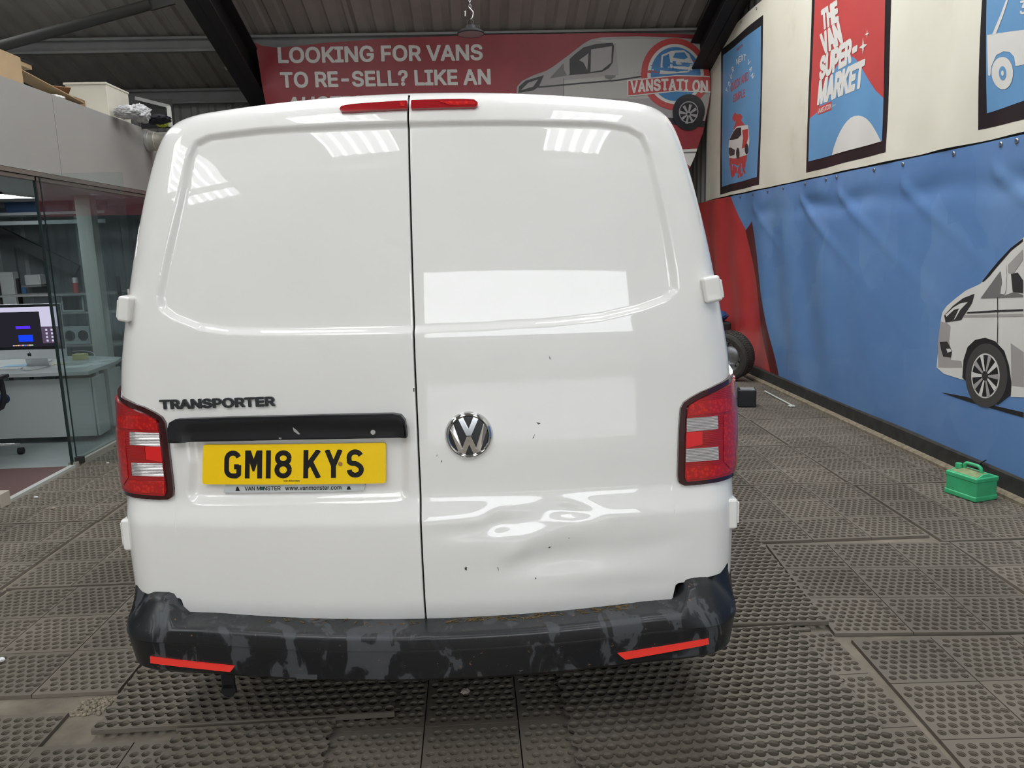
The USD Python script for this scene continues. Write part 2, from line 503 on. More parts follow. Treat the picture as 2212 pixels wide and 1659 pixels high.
struct('wall_right', ribbed((XR + 0.06, YB + 0.1, 0), (XR + 0.06, YF, 0), (0, 0, 8.0), 0.2, 0.03), clad_wall)
struct('wall_left', ribbed((XL, YF, 0), (XL, YB, 0), (0, 0, 8.0), 0.25, 0.03), clad_wall)
OP0, OP1, OPZ = -1.3, 2.9, 3.5               # doorway to the yard behind the camera
struct('wall_front', cat([ribbed((XR + 0.1, YF, 0), (OP1, YF, 0), (0, 0, 8.0), 0.2, 0.03), ribbed((OP0, YF, 0), (XL, YF, 0), (0, 0, 8.0), 0.25, 0.03), ribbed((OP1, YF, OPZ), (OP0, YF, OPZ), (0, 0, 8.0 - OPZ), 0.25, 0.03)]), clad_wall)
# across the yard: a long low building that the van's paint mirrors
yd = thing('yard_building', 'long low dark building across the yard behind the camera', 'building', (0, -16, 0))
part('wall', yd, box(-22, 22, -1.0, 0, -0.02, 2.9), plain('yard_brick', (0.10, 0.085, 0.07), 0.9, var=0.4, vscale=0.8))
part('roof', yd, trimesh.convex.convex_hull(np.array([(x, y, z) for x in (-22.3, 22.3) for y, z in ((0.3, 2.9), (-1.3, 2.9), (-1.3, 3.1), (0.3, 3.1), (-0.5, 3.7))])), plain('yard_slate', (0.07, 0.075, 0.08), 0.7, var=0.3))
for k_ in range(6):
    part('window', yd, box(-9 + 3 * k_, -7.6 + 3 * k_, 0.0, 0.03, 1.0, 2.1), glass_dark)
# purlins and rafters
for k, (y, z0, z1, w) in enumerate(((10.38, 4.09, 4.27, 0.07), (11.62, 3.70, 3.90, 0.07), (8.4, 4.68, 4.86, 0.07), (6.4, 5.29, 5.47, 0.07), (4.4, 5.9, 6.08, 0.07), (0.42, 6.11, 6.29, 0.07), (-3.2, 5.00, 5.18, 0.07))):
    m = cat([box(XL, XR, y - 0.006, y + 0.006, z0, z1), box(XL, XR, y - w, y, z1 - 0.012, z1), box(XL, XR, y - w, y, z0, z0 + 0.012), box(XL, XR, y - w - 0.004, y - w, z0, z0 + 0.03), box(XL, XR, y - w - 0.004, y - w, z1 - 0.03, z1)])
    struct('roof_purlin', m, steel_grey)
def rafter(x, w, ya, yb, dz, dep):
    za, zb = float(roof_z(ya)) - dz, float(roof_z(yb)) - dz
    e = np.array([0, yb - ya, zb - za])
    e /= np.linalg.norm(e)
    n = np.array([0, -e[2], e[1]])
    A, B = np.array([x, ya, za]), np.array([x, yb, zb])
    return cat([bar(A - n * dep / 2, B - n * dep / 2, 0.012, dep, n), bar(A - n * 0.008, B - n * 0.008, w, 0.016, n), bar(A - n * (dep - 0.008), B - n * (dep - 0.008), w, 0.016, n)])


struct('roof_rafter', cat([rafter(-2.80, 0.26, 2.1, 11.0, 0.22, 0.46), box(-2.93, -2.67, 11.0, 11.4, 0, 3.6)]), steel_black)
struct('roof_rafter', rafter(2.98, 0.26, 2.1, 11.4, 0.22, 0.35), steel_black)
# bolted cleat and bracket on the left rafter
cl = thing('rafter_cleat', 'dark steel cleat with two bolts joining purlin and black rafter', 'bracket', ony(489, 104, 10.30))
part('plate', cl, box(-0.05, 0.11, -0.012, 0.0, -0.05, 0.13), steel_black)
for z in (0.0, 0.08):
    part('bolt', cl, lathe([(0, 0.012), (0.016, 0.012), (0.018, 0.0)], 6, 'y').apply_transform(np.diag([1, -1, 1, 1])).apply_translation([0.03, -0.012, z]), galv)
top('brace_strut', cat([bar(ony(488, 150, 10.44), ony(552, 102, 10.44), 0.05, 0.05)]), steel_grey, 'short grey angle strut between the black rafter and the purlin', 'brace')
A_, B_ = ony(-25, 107, 8.0), ony(352, 2, 8.0)
pipe = thing('brace_pipe', 'long dark steel brace tube crossing under the roof at upper left', 'pipe', A_)
part('tube', pipe, tube([(0, 0, 0), (B_ - A_) * 0.93], 0.05, 14), steel_dark)
part('flattened_end', pipe, bar((B_ - A_) * 0.92, (B_ - A_) * 1.06, 0.03, 0.11), steel_dark)
# kerb at the foot of the banner wall
struct('baseboard_right', box(3.075, 3.16, 0.0, 11.2, 0.035, 0.15, 0.01), timber_black)
struct('trim_1', box(3.03, 3.16, 0.0, 11.2, 0.0, 0.045, 0.012), dust)
# high bay lamp on its chain
LC = ony(1017, 70, 8.0)
lamp_t = thing('pendant_lamp', 'round black high bay lamp hanging unlit on a chain before the red banner', 'lamp', LC)
part('housing', lamp_t, lathe([(0.128, -0.02), (0.134, -0.012), (0.134, 0.0), (0.10, 0.02), (0.06, 0.028), (0.055, 0.06), (0.03, 0.065), (0.0, 0.065)], 36), steel_black)
part('diffuser', lamp_t, lathe([(0.0, -0.022), (0.10, -0.02), (0.126, -0.018)], 36), plain('lamp_diffuser', (0.30, 0.24, 0.23), 0.4))
part('bracket', lamp_t, cat([tube([(-0.03, 0, 0.06), (-0.03, 0, 0.10), (0.0, 0, 0.125), (0.03, 0, 0.10), (0.03, 0, 0.06)], 0.006, 6), box(0.03, 0.09, -0.02, 0.02, 0.03, 0.06, 0.006)]), steel_dark)
def link(z, flip, r=0.011):
    t = np.linspace(0, 2 * math.pi, 17)
    p = np.stack([r * np.cos(t), np.zeros(17), z + 0.02 * np.sin(t)], 1)
    return tube(p[:, [1, 0, 2]] if flip else p, 0.0035, 5, False)
part('hook', lamp_t, tube(smoothpath([(0.0, 0, 0.12), (0.022, 0, 0.14), (0.03, 0, 0.18), (0.01, 0, 0.21), (-0.01, 0, 0.23)], 16), 0.006, 6), galv)
part('hook', lamp_t, tube([(-0.05, 0, 0.15), (-0.045, 0, 0.2), (-0.055, 0, 0.19)], 0.006, 6), galv)
part('chain', lamp_t, cat([link(0.24 + 0.031 * i, i % 2) for i in range(int((float(roof_z(8.0)) - LC[2] - 0.24) / 0.031))]), galv, kind='stuff')

# ------------------------------------------------------------------ the white van (local frame: x right, y towards its front, z up)
VYAW = math.radians(2.503)
VO = np.array([-0.271 + 2.13 * math.sin(VYAW), 2.13 * math.cos(VYAW), 0.0])
VX = np.array([math.cos(VYAW), -math.sin(VYAW), 0.0])
VY = np.array([math.sin(VYAW), math.cos(VYAW), 0.0])
ROWS = np.array([  # height, rear face, half width, crown
    (0.30, 0.050, 0.905, 0), (0.40, 0.020, 0.925, 0), (0.46, -0.020, 0.930, 0), (0.52, -0.030, 0.936, 0), (0.64, -0.031, 0.938, 0), (0.745, -0.028, 0.939, 0), (0.835, 0.001, 0.942, 0),
    (0.95, 0.006, 0.942, 0), (1.05, 0.012, 0.939, 0), (1.2, 0.020, 0.926, 0), (1.28, 0.027, 0.914, 0), (1.35, 0.037, 0.902, 0.003), (1.5, 0.060, 0.875, 0.012),
    (1.65, 0.087, 0.843, 0.022), (1.75, 0.108, 0.818, 0.030), (1.85, 0.135, 0.789, 0.038), (1.89, 0.152, 0.773, 0.041), (1.915, 0.170, 0.758, 0.042),
    (1.935, 0.197, 0.738, 0.042), (1.948, 0.236, 0.705, 0.042), (1.957, 0.305, 0.640, 0.040), (1.966, 0.450, 0.520, 0.030), (1.975, 0.700, 0.300, 0.020), (1.980, 1.000, 0.050, 0.010)])
fY0, fW, fCr = (PchipInterpolator(ROWS[:, 0], ROWS[:, k]) for k in (1, 2, 3))
BUL = 0.085


def plan(zr):
    w = fW(zr)
    r = np.minimum(0.125, w * 0.8)
    cx = w - r
    x1 = cx.copy()
    for _ in range(4):
        al = np.arctan(2 * BUL * x1)
        x1 = cx + r * np.sin(al)
    cy = BUL * x1 * x1 + r * np.cos(al)
    return w, r, cx, x1, cy, al


def S0(s, zr):
    s, zr = np.broadcast_arrays(np.asarray(s, float), np.asarray(zr, float))
    a, sg = np.abs(s), np.where(s < 0, -1.0, 1.0)
    w, r, cx, x1, cy, al = plan(zr)
    th = np.clip((a - x1) / r, 0, math.pi / 2 - al)
    th0 = -math.pi / 2 + al + th
    over = np.maximum(0, a - x1 - r * (math.pi / 2 - al))
    x = np.where(a < x1, a, cx + r * np.cos(th0))
    y = np.where(a < x1, BUL * a * a, cy + r * np.sin(th0)) + over
    x = x + np.where(over > 0, 0.012 * (1 - np.exp(-over / 0.8)), 0)
    z = zr + fCr(zr) * (1 - np.clip(x / w, 0, 1) ** 2)
    return np.stack([sg * x, fY0(zr) + y, z], -1)


def SN(s, zr):
    e = 1e-3
    n = np.cross(S0(s + e, zr) - S0(s - e, zr), S0(s, np.minimum(zr + e, 1.979)) - S0(s, zr - e))
    return n / np.linalg.norm(n, axis=-1, keepdims=True)


def shell(sz, h):
    return S0(sz[:, 0], sz[:, 1]) + SN(sz[:, 0], sz[:, 1]) * np.asarray(h)[:, None]


# pixel -> (s, z) on the rear face, from the shell's own projection
_s, _z = np.meshgrid(np.r_[np.linspace(-1.06, 1.06, 260)], np.linspace(0.33, 1.962, 330))
_s, _z = _s.ravel(), _z.ravel()
_P = S0(_s, _z)
_N = SN(_s, _z)
_cl = np.array([(CAM - VO) @ VX, (CAM - VO) @ VY, CAM[2]])
_vis = ((_cl - _P) * _N).sum(1) > 0.04 * np.linalg.norm(_cl - _P, axis=1)
_wp = VO + _P[:, :1] * VX + _P[:, 1:2] * VY + _P[:, 2:] * [0, 0, 1] - CAM
_px = np.stack([W / 2 + F * (_wp @ RGT) / (_wp @ FWD), H / 2 - F * (_wp @ UP) / (_wp @ FWD)], 1)
_inv = LinearNDInterpolator(_px[_vis], np.stack([_s, _z], 1)[_vis])


def sz(px, py):
    return np.array(_inv(px, py)).reshape(-1)[:2]


def szs(pts, ox=0, oy=0, k=1.0):
    return np.array([sz(ox + p[0] / k, oy + p[1] / k) for p in pts])


def rounded(pts, r):
    p = Polygon(pts)
    return p.buffer(-r).buffer(r) if r else p


# pressed shapes of the doors
SEAM = -0.011
_e = szs([(380, 440), (352, 560), (337, 640), (341, 668), (370, 690), (425, 712), (490, 722), (600, 724), (760, 722), (890, 719), (1050, 712), (1200, 703), (1300, 692), (1385, 672), (1440, 652), (1466, 630), (1463, 590), (1448, 500), (1428, 410), (1408, 330), (1390, 290), (1360, 272), (1300, 262), (1150, 259), (1000, 259), (884, 261), (700, 268), (560, 276), (450, 290), (418, 305), (404, 335)])
EMB = Polygon(_e).buffer(-0.02).buffer(0.02)
_q = szs([(397, 940), (405, 1000), (400, 1060), (406, 1088), (440, 1092), (700, 1090), (850, 1086), (884, 1080), (888, 1040), (885, 905), (640, 903), (400, 912)])
LIC = Polygon(_q).buffer(-0.03).buffer(0.03)


def sdist(p, poly):
    c = np.array(poly.exterior.segmentize(0.03).coords)
    a, b = c[:-1], c[1:]
    ab = b - a
    d = np.full(len(p), 9.0)
    for i in range(len(a)):
        t = np.clip(((p - a[i]) @ ab[i]) / (ab[i] @ ab[i] + 1e-12), 0, 1)
        d = np.minimum(d, np.linalg.norm(p - a[i] - t[:, None] * ab[i], axis=1))
    return np.where(shapely.contains_xy(poly, p[:, 0], p[:, 1]), d, -d)


def gauss(p, cx, cy, rx, ry, rot=0.0):
    c, s_ = math.cos(rot), math.sin(rot)
    dx, dy = p[:, 0] - cx, p[:, 1] - cy
    return np.exp(-((c * dx + s_ * dy) / rx) ** 2 - ((-s_ * dx + c * dy) / ry) ** 2)


DENTS = [(*sz(1130, 1125), 0.11, 0.035, 0.05, -0.013), (*sz(1235, 1105), 0.07, 0.022, -0.15, -0.009), (*sz(1200, 1205), 0.16, 0.05, 0.12, -0.012), (*sz(1075, 1130), 0.035, 0.03, 0.4, -0.006),
         (*sz(1110, 1195), 0.06, 0.03, 0.5, 0.005), (*sz(1400, 1180), 0.12, 0.035, 0.1, -0.004), (*sz(1000, 1150), 0.10, 0.03, 0.0, -0.004), (*sz(1330, 1240), 0.2, 0.03, 0.0, 0.003)]


def press(p):
    t = np.clip(sdist(p, EMB) / (0.019 - 0.007 * sstep((p[:, 1] - 1.72) / 0.1)), 0, 1)
    d = -0.015 * (0.65 * t + 0.35 * sstep(t))
    d -= 0.016 * sstep(sdist(p, LIC) / 0.030)
    for cx, cy, rx, ry, rot, a in DENTS:
        d += a * gauss(p, cx, cy, rx, ry, rot)
    return d


def doorface(p, h):
    return shell(p, np.asarray(h) + press(p))


DOOR_S, DOOR_Z0, DOOR_Z1 = 0.925, 0.455, 1.9345


_bl = szs([(278, 1240), (292, 1263), (310, 1279), (335, 1288), (389, 1292.5), (394, 1299), (401, 1322), (409, 1335), (424, 1341.5), (460, 1345), (700, 1346), (916, 1342)])
_br = szs([(928, 1341.5), (1100, 1336), (1300, 1324), (1420, 1313), (1436, 1310), (1448, 1303), (1454, 1290), (1458, 1266), (1464, 1260), (1500, 1254), (1535, 1245), (1556, 1238), (1570, 1218)])
_bs = np.vstack([_bl, _br])
_bs = _bs[np.isfinite(_bs).all(1)]
_bs = _bs[np.argsort(_bs[:, 0])]


def door_bottom(s):
    return np.interp(s, _bs[:, 0], _bs[:, 1])


def door_mesh(sg, nu=230, nv=370):
    s0 = SEAM + sg * 0.0042
    u, v = np.meshgrid(np.linspace(0, 1, nu), np.linspace(0, 1, nv), indexing='ij')
    s_ = s0 + (sg * DOOR_S - s0) * u
    zb = door_bottom(s_)
    z_ = zb + (DOOR_Z1 - zb) * v
    p = np.stack([s_.ravel(), z_.ravel()], 1)
    P = doorface(p, np.zeros(len(p)))
    N = SN(p[:, 0], p[:, 1])
    i, j = np.meshgrid(np.arange(nu - 1), np.arange(nv - 1), indexing='ij')
    a = (i * nv + j).ravel()
    f = np.vstack([np.stack([a, a + nv, a + nv + 1], 1), np.stack([a, a + nv + 1, a + 1], 1)])
    loop = np.r_[np.arange(nu) * nv, (nu - 1) * nv + np.arange(1, nv), (np.arange(nu - 2, -1, -1)) * nv + nv - 1, np.arange(nv - 2, -1, -1)]
    V, Fs, prev = [P], [f], loop
    ctr = np.array([sg * 0.45, 1.2])
    for k, (dn, ds) in enumerate([(-0.0015, 0.0012), (-0.004, 0.0018), (-0.022, 0.0018)]):
        q = p[loop]
        dq = np.zeros_like(q)
        dq[:nu, 1] -= ds
        dq[nu - 1:nu + nv - 1, 0] += sg * ds
        dq[nu + nv - 2:2 * nu + nv - 2, 1] += ds
        dq[2 * nu + nv - 3:, 0] -= sg * ds
        R = doorface(q + dq, np.full(len(q), dn))
        base = sum(len(x) for x in V)
        n = len(loop)
        k2 = np.arange(n - 1)
        new = base + np.arange(n)
        Fs += [np.stack([prev[k2], new[k2], new[k2 + 1]], 1), np.stack([prev[k2], new[k2 + 1], prev[k2 + 1]], 1)]
        V.append(R)
        prev = new
    Fs = np.vstack(Fs)
    if sg < 0:
        Fs = Fs[:, ::-1]
    return trimesh.Trimesh(np.vstack(V), Fs, process=False)


def van_body():
    zr = np.unique(np.r_[np.linspace(0.30, 1.90, 70), DOOR_Z1, np.linspace(1.90, 1.95, 16), np.linspace(1.95, 1.98, 22)])
    FR = np.array([(0.30, 4.70), (0.45, 4.86), (0.75, 4.88), (0.95, 4.80), (1.08, 4.58), (1.2, 4.28), (1.5, 3.95), (1.85, 3.52), (1.93, 3.40), (1.957, 3.1), (1.966, 2.7), (1.975, 2.0), (1.98, 1.3)])
    yf = PchipInterpolator(FR[:, 0], FR[:, 1])
    half = np.r_[np.linspace(0, 0.80, 26), np.linspace(0.81, DOOR_S, 16), np.linspace(0.94, 1.2, 14)]
    cols = []
    for z in zr:
        w, r, cx, x1, cy, al = (float(q) for q in plan(np.array(z)))
        sm = x1 + r * (math.pi / 2 - al)
        sc = min(1.0, (sm + 0.02) / 1.06)
        R = S0(half * (1 if z < 1.93 else sc), np.full(len(half), z))
        ye, y0_ = float(yf(z)), R[-1, 1]
        rf = min(0.35, w * 0.8)
        n = 14
        sy = np.linspace(y0_ + 0.05, max(ye - rf, y0_ + 0.06), n)
        side = np.stack([np.full(n, R[-1, 0]) + 0.02 * sstep((sy - y0_) / 1.5), sy, np.full(n, z)], 1)
        wx = side[-1, 0]
        th = np.linspace(0, math.pi / 2, 10)[1:]
        arc = np.stack([wx - rf + rf * np.cos(th), sy[-1] + (ye - sy[-1]) * np.sin(th) * 0.9, np.full(9, z)], 1)
        xs = np.linspace(arc[-1, 0], 0, 8)[1:]
        fr = np.stack([xs, arc[-1, 1] + 0.1 * (ye - sy[-1]) * (1 - (xs / arc[-1, 0]) ** 2), np.full(7, z)], 1)
        rt = np.vstack([R, side, arc, fr])
        lf = rt[1:-1][::-1] * [-1, 1, 1]
        cols.append(np.vstack([rt, lf]))
    n = len(cols[0])
    V = np.vstack(cols)
    fs = []
    for i in range(len(zr) - 1):
        for j in range(n):
            k = (j + 1) % n
            js = min(j, n - j if j else 0)
            jk = min(k, n - k if k else 0)
            if zr[i] >= 0.30 and zr[i + 1] <= DOOR_Z1 + 1e-6 and max(js, jk) <= 41:
                continue
            A, B, C, D = i * n + j, i * n + k, (i + 1) * n + k, (i + 1) * n + j
            fs += [[A, B, C], [A, C, D]]
    c = len(V)
    V = np.vstack([V, V[-n:].mean(0), [0, 2.4, 0.30]])
    fs += [[(len(zr) - 1) * n + j, (len(zr) - 1) * n + (j + 1) % n, c] for j in range(n)]
    fs += [[(j + 1) % n, j, c + 1] for j in range(n)]
    return trimesh.Trimesh(V, fs, process=False)


van = thing('panel_van', 'white panel van with twin rear doors, yellow number plate and a dented right door', 'van', VO, -VYAW)
part('body', van, van_body(), paint, 50)
_s1 = DOOR_S + 0.02
part('door_frame', van, sheet(sbox(-_s1, 0.31, _s1, DOOR_Z1 + 0.005), lambda p, h: shell(p, h), -0.045, 0, 0.06), dark_gap, True)
door_l = part('rear_door', van, door_mesh(-1), paint, 50, 'left rear door with the number plate and black handle bar')
door_r = part('rear_door', van, door_mesh(1), paint, 50, 'right rear door with dents low down and the round badge')


def on_door(poly_px, h, t, ox=0, oy=0, k=1.0, r=0.0, L=0.02):
    return sheet(rounded(szs(poly_px, ox, oy, k), r), doorface, h, t, L)


# seam seal seen between the doors
part('door_seal', van, sheet(sbox(SEAM - 0.006, 0.47, SEAM + 0.006, 1.93), lambda p, h: shell(p, h), -0.030, 0, 0.05), dark_gap, True)
# handle bar with lock
hp = [(373, 954), (371, 925), (375, 910), (388, 903), (500, 899), (700, 894), (850, 891), (868, 894), (877, 905), (881, 944), (620, 949)]
hb = part('handle_bar', van, cat([on_door(hp, 0.024, 0.04, r=0.004), sheet(rounded(szs(hp), 0.004).buffer(-0.006), doorface, 0.029, 0.006, 0.02)]), black_trim, 40, 'black plastic handle bar')
c = sz(808, 932)


def at_door(c, tilt=0.0):
    o = doorface(np.array([c]), np.zeros(1))[0]
    n = SN(np.array([c[0]]), np.array([c[1]]))[0]
    u = np.cross([0, 0, 1.0], -n) * 1.0
    u /= np.linalg.norm(u)
    u = u if u[0] > 0 else -u
    w = np.cross(n, u)
    w = w if w[2] > 0 else -w
    T = np.eye(4)
    T[:3, 0], T[:3, 1], T[:3, 2], T[:3, 3] = u, w, n, o
    return T


def placed(m, T, dz=0.0):
    m = m.copy()
    m.apply_translation([0, 0, dz])
    m.apply_transform(T)
    return m


part('lock', hb, placed(cat([lathe([(0.0, 0.004), (0.006, 0.004), (0.0075, 0.002), (0.0075, 0)], 20), box(-0.0012, 0.0012, -0.004, 0.004, 0.0035, 0.005)]), at_door(c), 0.0285), galv, label='small round key lock')
for a_ in ([(636, 920), (645, 928), (652, 936), (648, 937), (638, 930)], [(606, 943), (612, 944), (611, 947), (606, 946)]):
    part('scuff', hb, on_door(a_, 0.0295, 0.0, L=0), galv)
# number plate
pc = [(439, 960.5), (833, 956.5), (833, 1044), (437, 1046)]
plate = part('number_plate', van, on_door(pc[::-1], 0.016, 0.008, r=0.008), plate_yellow, 30, 'yellow number plate with black characters')
_pa = [sz(*q) for q in pc]


def plate_uv(u, v):   # u 0..1 along, v 0..1 up
    b = _pa[3] + (_pa[2] - _pa[3]) * u
    t = _pa[0] + (_pa[1] - _pa[0]) * u
    return b + (t - b) * v


def plate_map(p, h):
    q = np.array([plate_uv(*k) for k in p])
    return doorface(q, h)


def strokes(lines, w=0.028):
    return unary_union([LineString(l).buffer(w / 2, cap_style=2, join_style=2 if len(l) < 8 else 1) for l in lines])


def arc(cx, cy, rx, ry, a0, a1, n=10):
    t = np.radians(np.linspace(a0, a1, n))
    return [(cx + rx * math.cos(q), cy + ry * math.sin(q)) for q in t]


# characters in a box 50 wide, 79 high, stroke 14
k_ = 14
CH = {
    'G': [arc(25, 54, 18, 18, 20, 180, 9) + arc(25, 25, 18, 18, 180, 270, 6) + [(25, 7), (36, 7), (43, 12), (43, 38)], [(29, 33), (43, 33)]],
    'M': [[(7, 0), (7, 79)], [(43, 0), (43, 79)], [(9, 79), (25, 34), (41, 79)]],
    '1': [[(7, 0), (7, 79)]],
    '8': [arc(25, 57, 17, 15, 0, 360, 25), arc(25, 24, 18, 17, 0, 360, 25)],
    'K': [[(7, 0), (7, 79)], [(8, 30), (44, 79)], [(20, 47), (44, 0)]],
    'Y': [[(25, 0), (25, 36)], [(6, 79), (25, 34), (44, 79)]],
    'S': [arc(25, 57, 17, 15, 20, 180, 9) + arc(21, 48, 13, 8, 200, 260, 4) + [(25, 40), (32, 37)] + arc(26, 22, 17, 15, 45, -180, 14)],
}
xx, chars = 0.0, []
for ch in 'GM18 KYS':
    if ch == ' ':
        xx += 22
        continue
    w_ = 14 if ch == '1' else 50
    g = unary_union([LineString(l).buffer(k_ / 2, cap_style=2, join_style=1 if len(l) > 6 else 2, mitre_limit=2) for l in CH[ch]]).intersection(sbox(-1, 0, 51, 79))
    chars.append(shapely.affinity.translate(g, xx, 0))
    xx += w_ + 11
total = xx - 11
for g in chars:
    g = shapely.affinity.affine_transform(g, [0.762 / total, 0, 0, 0.70 / 79, 0.122, 0.155])
    part('plate_character', plate, sheet(g, plate_map, 0.0168, 0.0, 0), ink_black, False)
part('plate_print', plate, words('Van Monster', (0.45, 0.075), (0.54, 0.075), (0.45, 0.115), lambda u, v: (u, v), plate_map, 0.0168), ink_black, False, 'small maker name under the characters')
part('plate_screw', plate, placed(lathe([(0, 0.002), (0.006, 0.0018), (0.0065, 0)], 16), at_door(sz(735, 1002)), 0.0165), screw_mat)
strip = part('dealer_strip', van, on_door([(480, 1066), (484, 1045), (786, 1043), (788, 1050), (784, 1061)][::-1], 0.008, 0.006), clear_strip, 30, 'pale dealer strip below the number plate')
part('strip_print', strip, cat([words('VAN M', (526, 1061), (561, 1060.5), (526, 1053), sz, doorface, 0.0086), words('NSTER', (567, 1060.5), (604, 1060), (567, 1052.5), sz, doorface, 0.0086),
                                words('www.vanmonster.com', (614, 1060), (736, 1058.5), (614, 1051.5), sz, doorface, 0.0086)]), ink_black, False)
part('strip_print', strip, sheet(Polygon(szs([(561, 1060), (561, 1053), (567, 1053), (567, 1060)])), doorface, 0.0086, 0, 0), plain('strip_green', (0.01, 0.12, 0.09), 0.4), False)
part('strip_print', strip, cat([sheet(Polygon(szs(q)), doorface, 0.0086, 0, 0) for q in ([(506, 1062), (509, 1053), (512, 1053), (516, 1062)], [(747, 1059), (750, 1052), (754, 1052), (757, 1059)])]), ink_black, False)
# lettering
part('model_lettering', van, words('TRANSPORTER', (349, 882.5), (595, 875.5), (347, 864.5), sz, doorface, 0.0065, True, 0.02, 0.006, 0.0010), dark_chrome, 20, 'dark chrome lettering above the handle bar')
# round badge
T = at_door(sz(1013, 940))
bd = part('badge', van, placed(lathe([(0.0, 0.004), (0.050, 0.004), (0.060, 0.002), (0.066, 0.0)], 48), T, 0.002), black_trim, True, 'round chrome badge with V above W')
part('badge_ring', bd, placed(lathe([(0.0545, 0.004), (0.056, 0.011), (0.060, 0.0135), (0.065, 0.011), (0.069, 0.003), (0.0695, 0.0)], 56), T), chrome, 50)
R_ = 0.0575
vw = unary_union([LineString([(-0.026, 0.060), (0.0, 0.003), (0.026, 0.060)]).buffer(0.0075, cap_style=2, join_style=2), LineString([(-0.051, 0.034), (-0.0205, -0.056), (0.0, -0.006), (0.0205, -0.056), (0.051, 0.034)]).buffer(0.0073, cap_style=2, join_style=2, mitre_limit=3)])
cut = sbox(-1, -0.0015, 1, 0.001)
vw = vw.intersection(Point(0, 0).buffer(R_, 40)).difference(cut.intersection(sbox(-0.012, -1, 0.012, 1)))
for g in sorted(vw.geoms, key=lambda q: -q.centroid.y):
    def _fm(p, h):
        return (np.c_[p, h - 0.11 * np.abs(p[:, 1]) + 0.003] @ T[:3, :3].T) + T[:3, 3]
    part('badge_letter', bd, cat([sheet(g, _fm, 0.010, 0.007, 0), sheet(g.buffer(-0.0018), _fm, 0.0115, 0.0016, 0)]), chrome, 20)

# high brake light, in two halves
for pts, lb in (([(735, 240), (739, 234), (760, 230.5), (880, 222.5), (881, 239), (760, 245), (739, 245)], 'left half of the high brake light'), ([(889, 222), (1000, 219.5), (1024, 220.5), (1032, 226), (1032, 232), (1026, 236), (889, 239)], 'right half of the high brake light')):
    bl = part('brake_light', van, on_door(pts, 0.010, 0.012, r=0.003), brake_red, 30, lb)
    a, b = Polygon(szs(pts)).buffer(-0.006), None
    part('lamp_strip', bl, sheet(a.intersection(Polygon(szs([(pts[0][0] + (120 if pts[0][0] < 800 else 15), 212), (pts[0][0] + (140 if pts[0][0] < 800 else 135), 250), (1100, 250) if pts[0][0] > 800 else (876, 250), (1100, 212) if pts[0][0] > 800 else (876, 212)]))), doorface, 0.0112, 0.001, 0.01), red_glow, False)

# tail lights: outlines read from the right one in (s, z) and mirrored
OX, OY, KK = 1400, 780, 4.147
outer = szs([(690, 160), (600, 210), (470, 270), (370, 325), (310, 368), (282, 420), (268, 600), (262, 800), (256, 1020), (266, 1085), (312, 1114), (400, 1112), (560, 1090), (672, 1062)], OX, OY, KK)
zt, zb = outer[0, 1], outer[-1, 1]
S_OUT = 1.045
outer = np.vstack([[S_OUT, zt + 0.03], outer, [S_OUT, zb + 0.005]])
inner = szs([(655, 235), (560, 285), (440, 340), (365, 385), (338, 425), (330, 560), (322, 740), (315, 1030), (328, 1072), (450, 1060), (600, 1036), (690, 1010)], OX, OY, KK)
inner = np.vstack([[S_OUT - 0.01, inner[0, 1] + 0.025], inner, [S_OUT - 0.01, inner[-1, 1] + 0.01]])
zones = {
    'clear_window': [(328, 505), (590, 483), (597, 600), (327, 624)], 'clear_window_b': [(321, 775), (597, 755), (601, 870), (318, 893)],
    'bright_panel': [(325, 632), (467, 620), (467, 735), (321, 768)], 'dark_panel': [(472, 620), (602, 607), (604, 716), (472, 735)],
    'facet_top': [(345, 400), (430, 350), (640, 330), (700, 345), (700, 440), (600, 455), (336, 480)],
    'facet_bottom': [(318, 942), (632, 908), (694, 975), (560, 1025), (330, 1050)],
    'facet_side': [(637, 480), (705, 460), (715, 700), (712, 940), (690, 950), (640, 890)]}
zs_ = {k: szs(v, OX, OY, KK) for k, v in zones.items()}
zs_['facet_side'] = np.vstack([zs_['facet_side'][:2], [S_OUT - 0.05, zs_['facet_side'][1, 1]], [S_OUT - 0.05, zs_['facet_side'][3, 1]], zs_['facet_side'][4:]])
for sg in (1, -1):
    m_ = np.array([sg, 1])
    lamp = part('tail_light', van, sheet(Polygon(outer * m_).buffer(-0.012).buffer(0.012), shell, 0.010, 0.016, 0.025), red_dark, 45, '%s red tail light with two clear windows' % ('right' if sg > 0 else 'left'))
    part('lens', lamp, sheet(Polygon(inner * m_).buffer(-0.008).buffer(0.008), shell, 0.016, 0.007, 0.025), red_lens, 45)
    for k, p in zs_.items():
        g = Polygon(p * m_).buffer(0)
        mt = clear_lens if 'clear' in k else red_bright if 'bright' in k else red_lens if 'dark' in k else red_glow
        part({'clear': 'clear_window', 'brigh': 'reflector_panel', 'dark_': 'fog_panel', 'facet': 'facet_panel'}[k[:5]], lamp, sheet(g, shell, 0.0178, 0.002, 0.02), mt, 45)

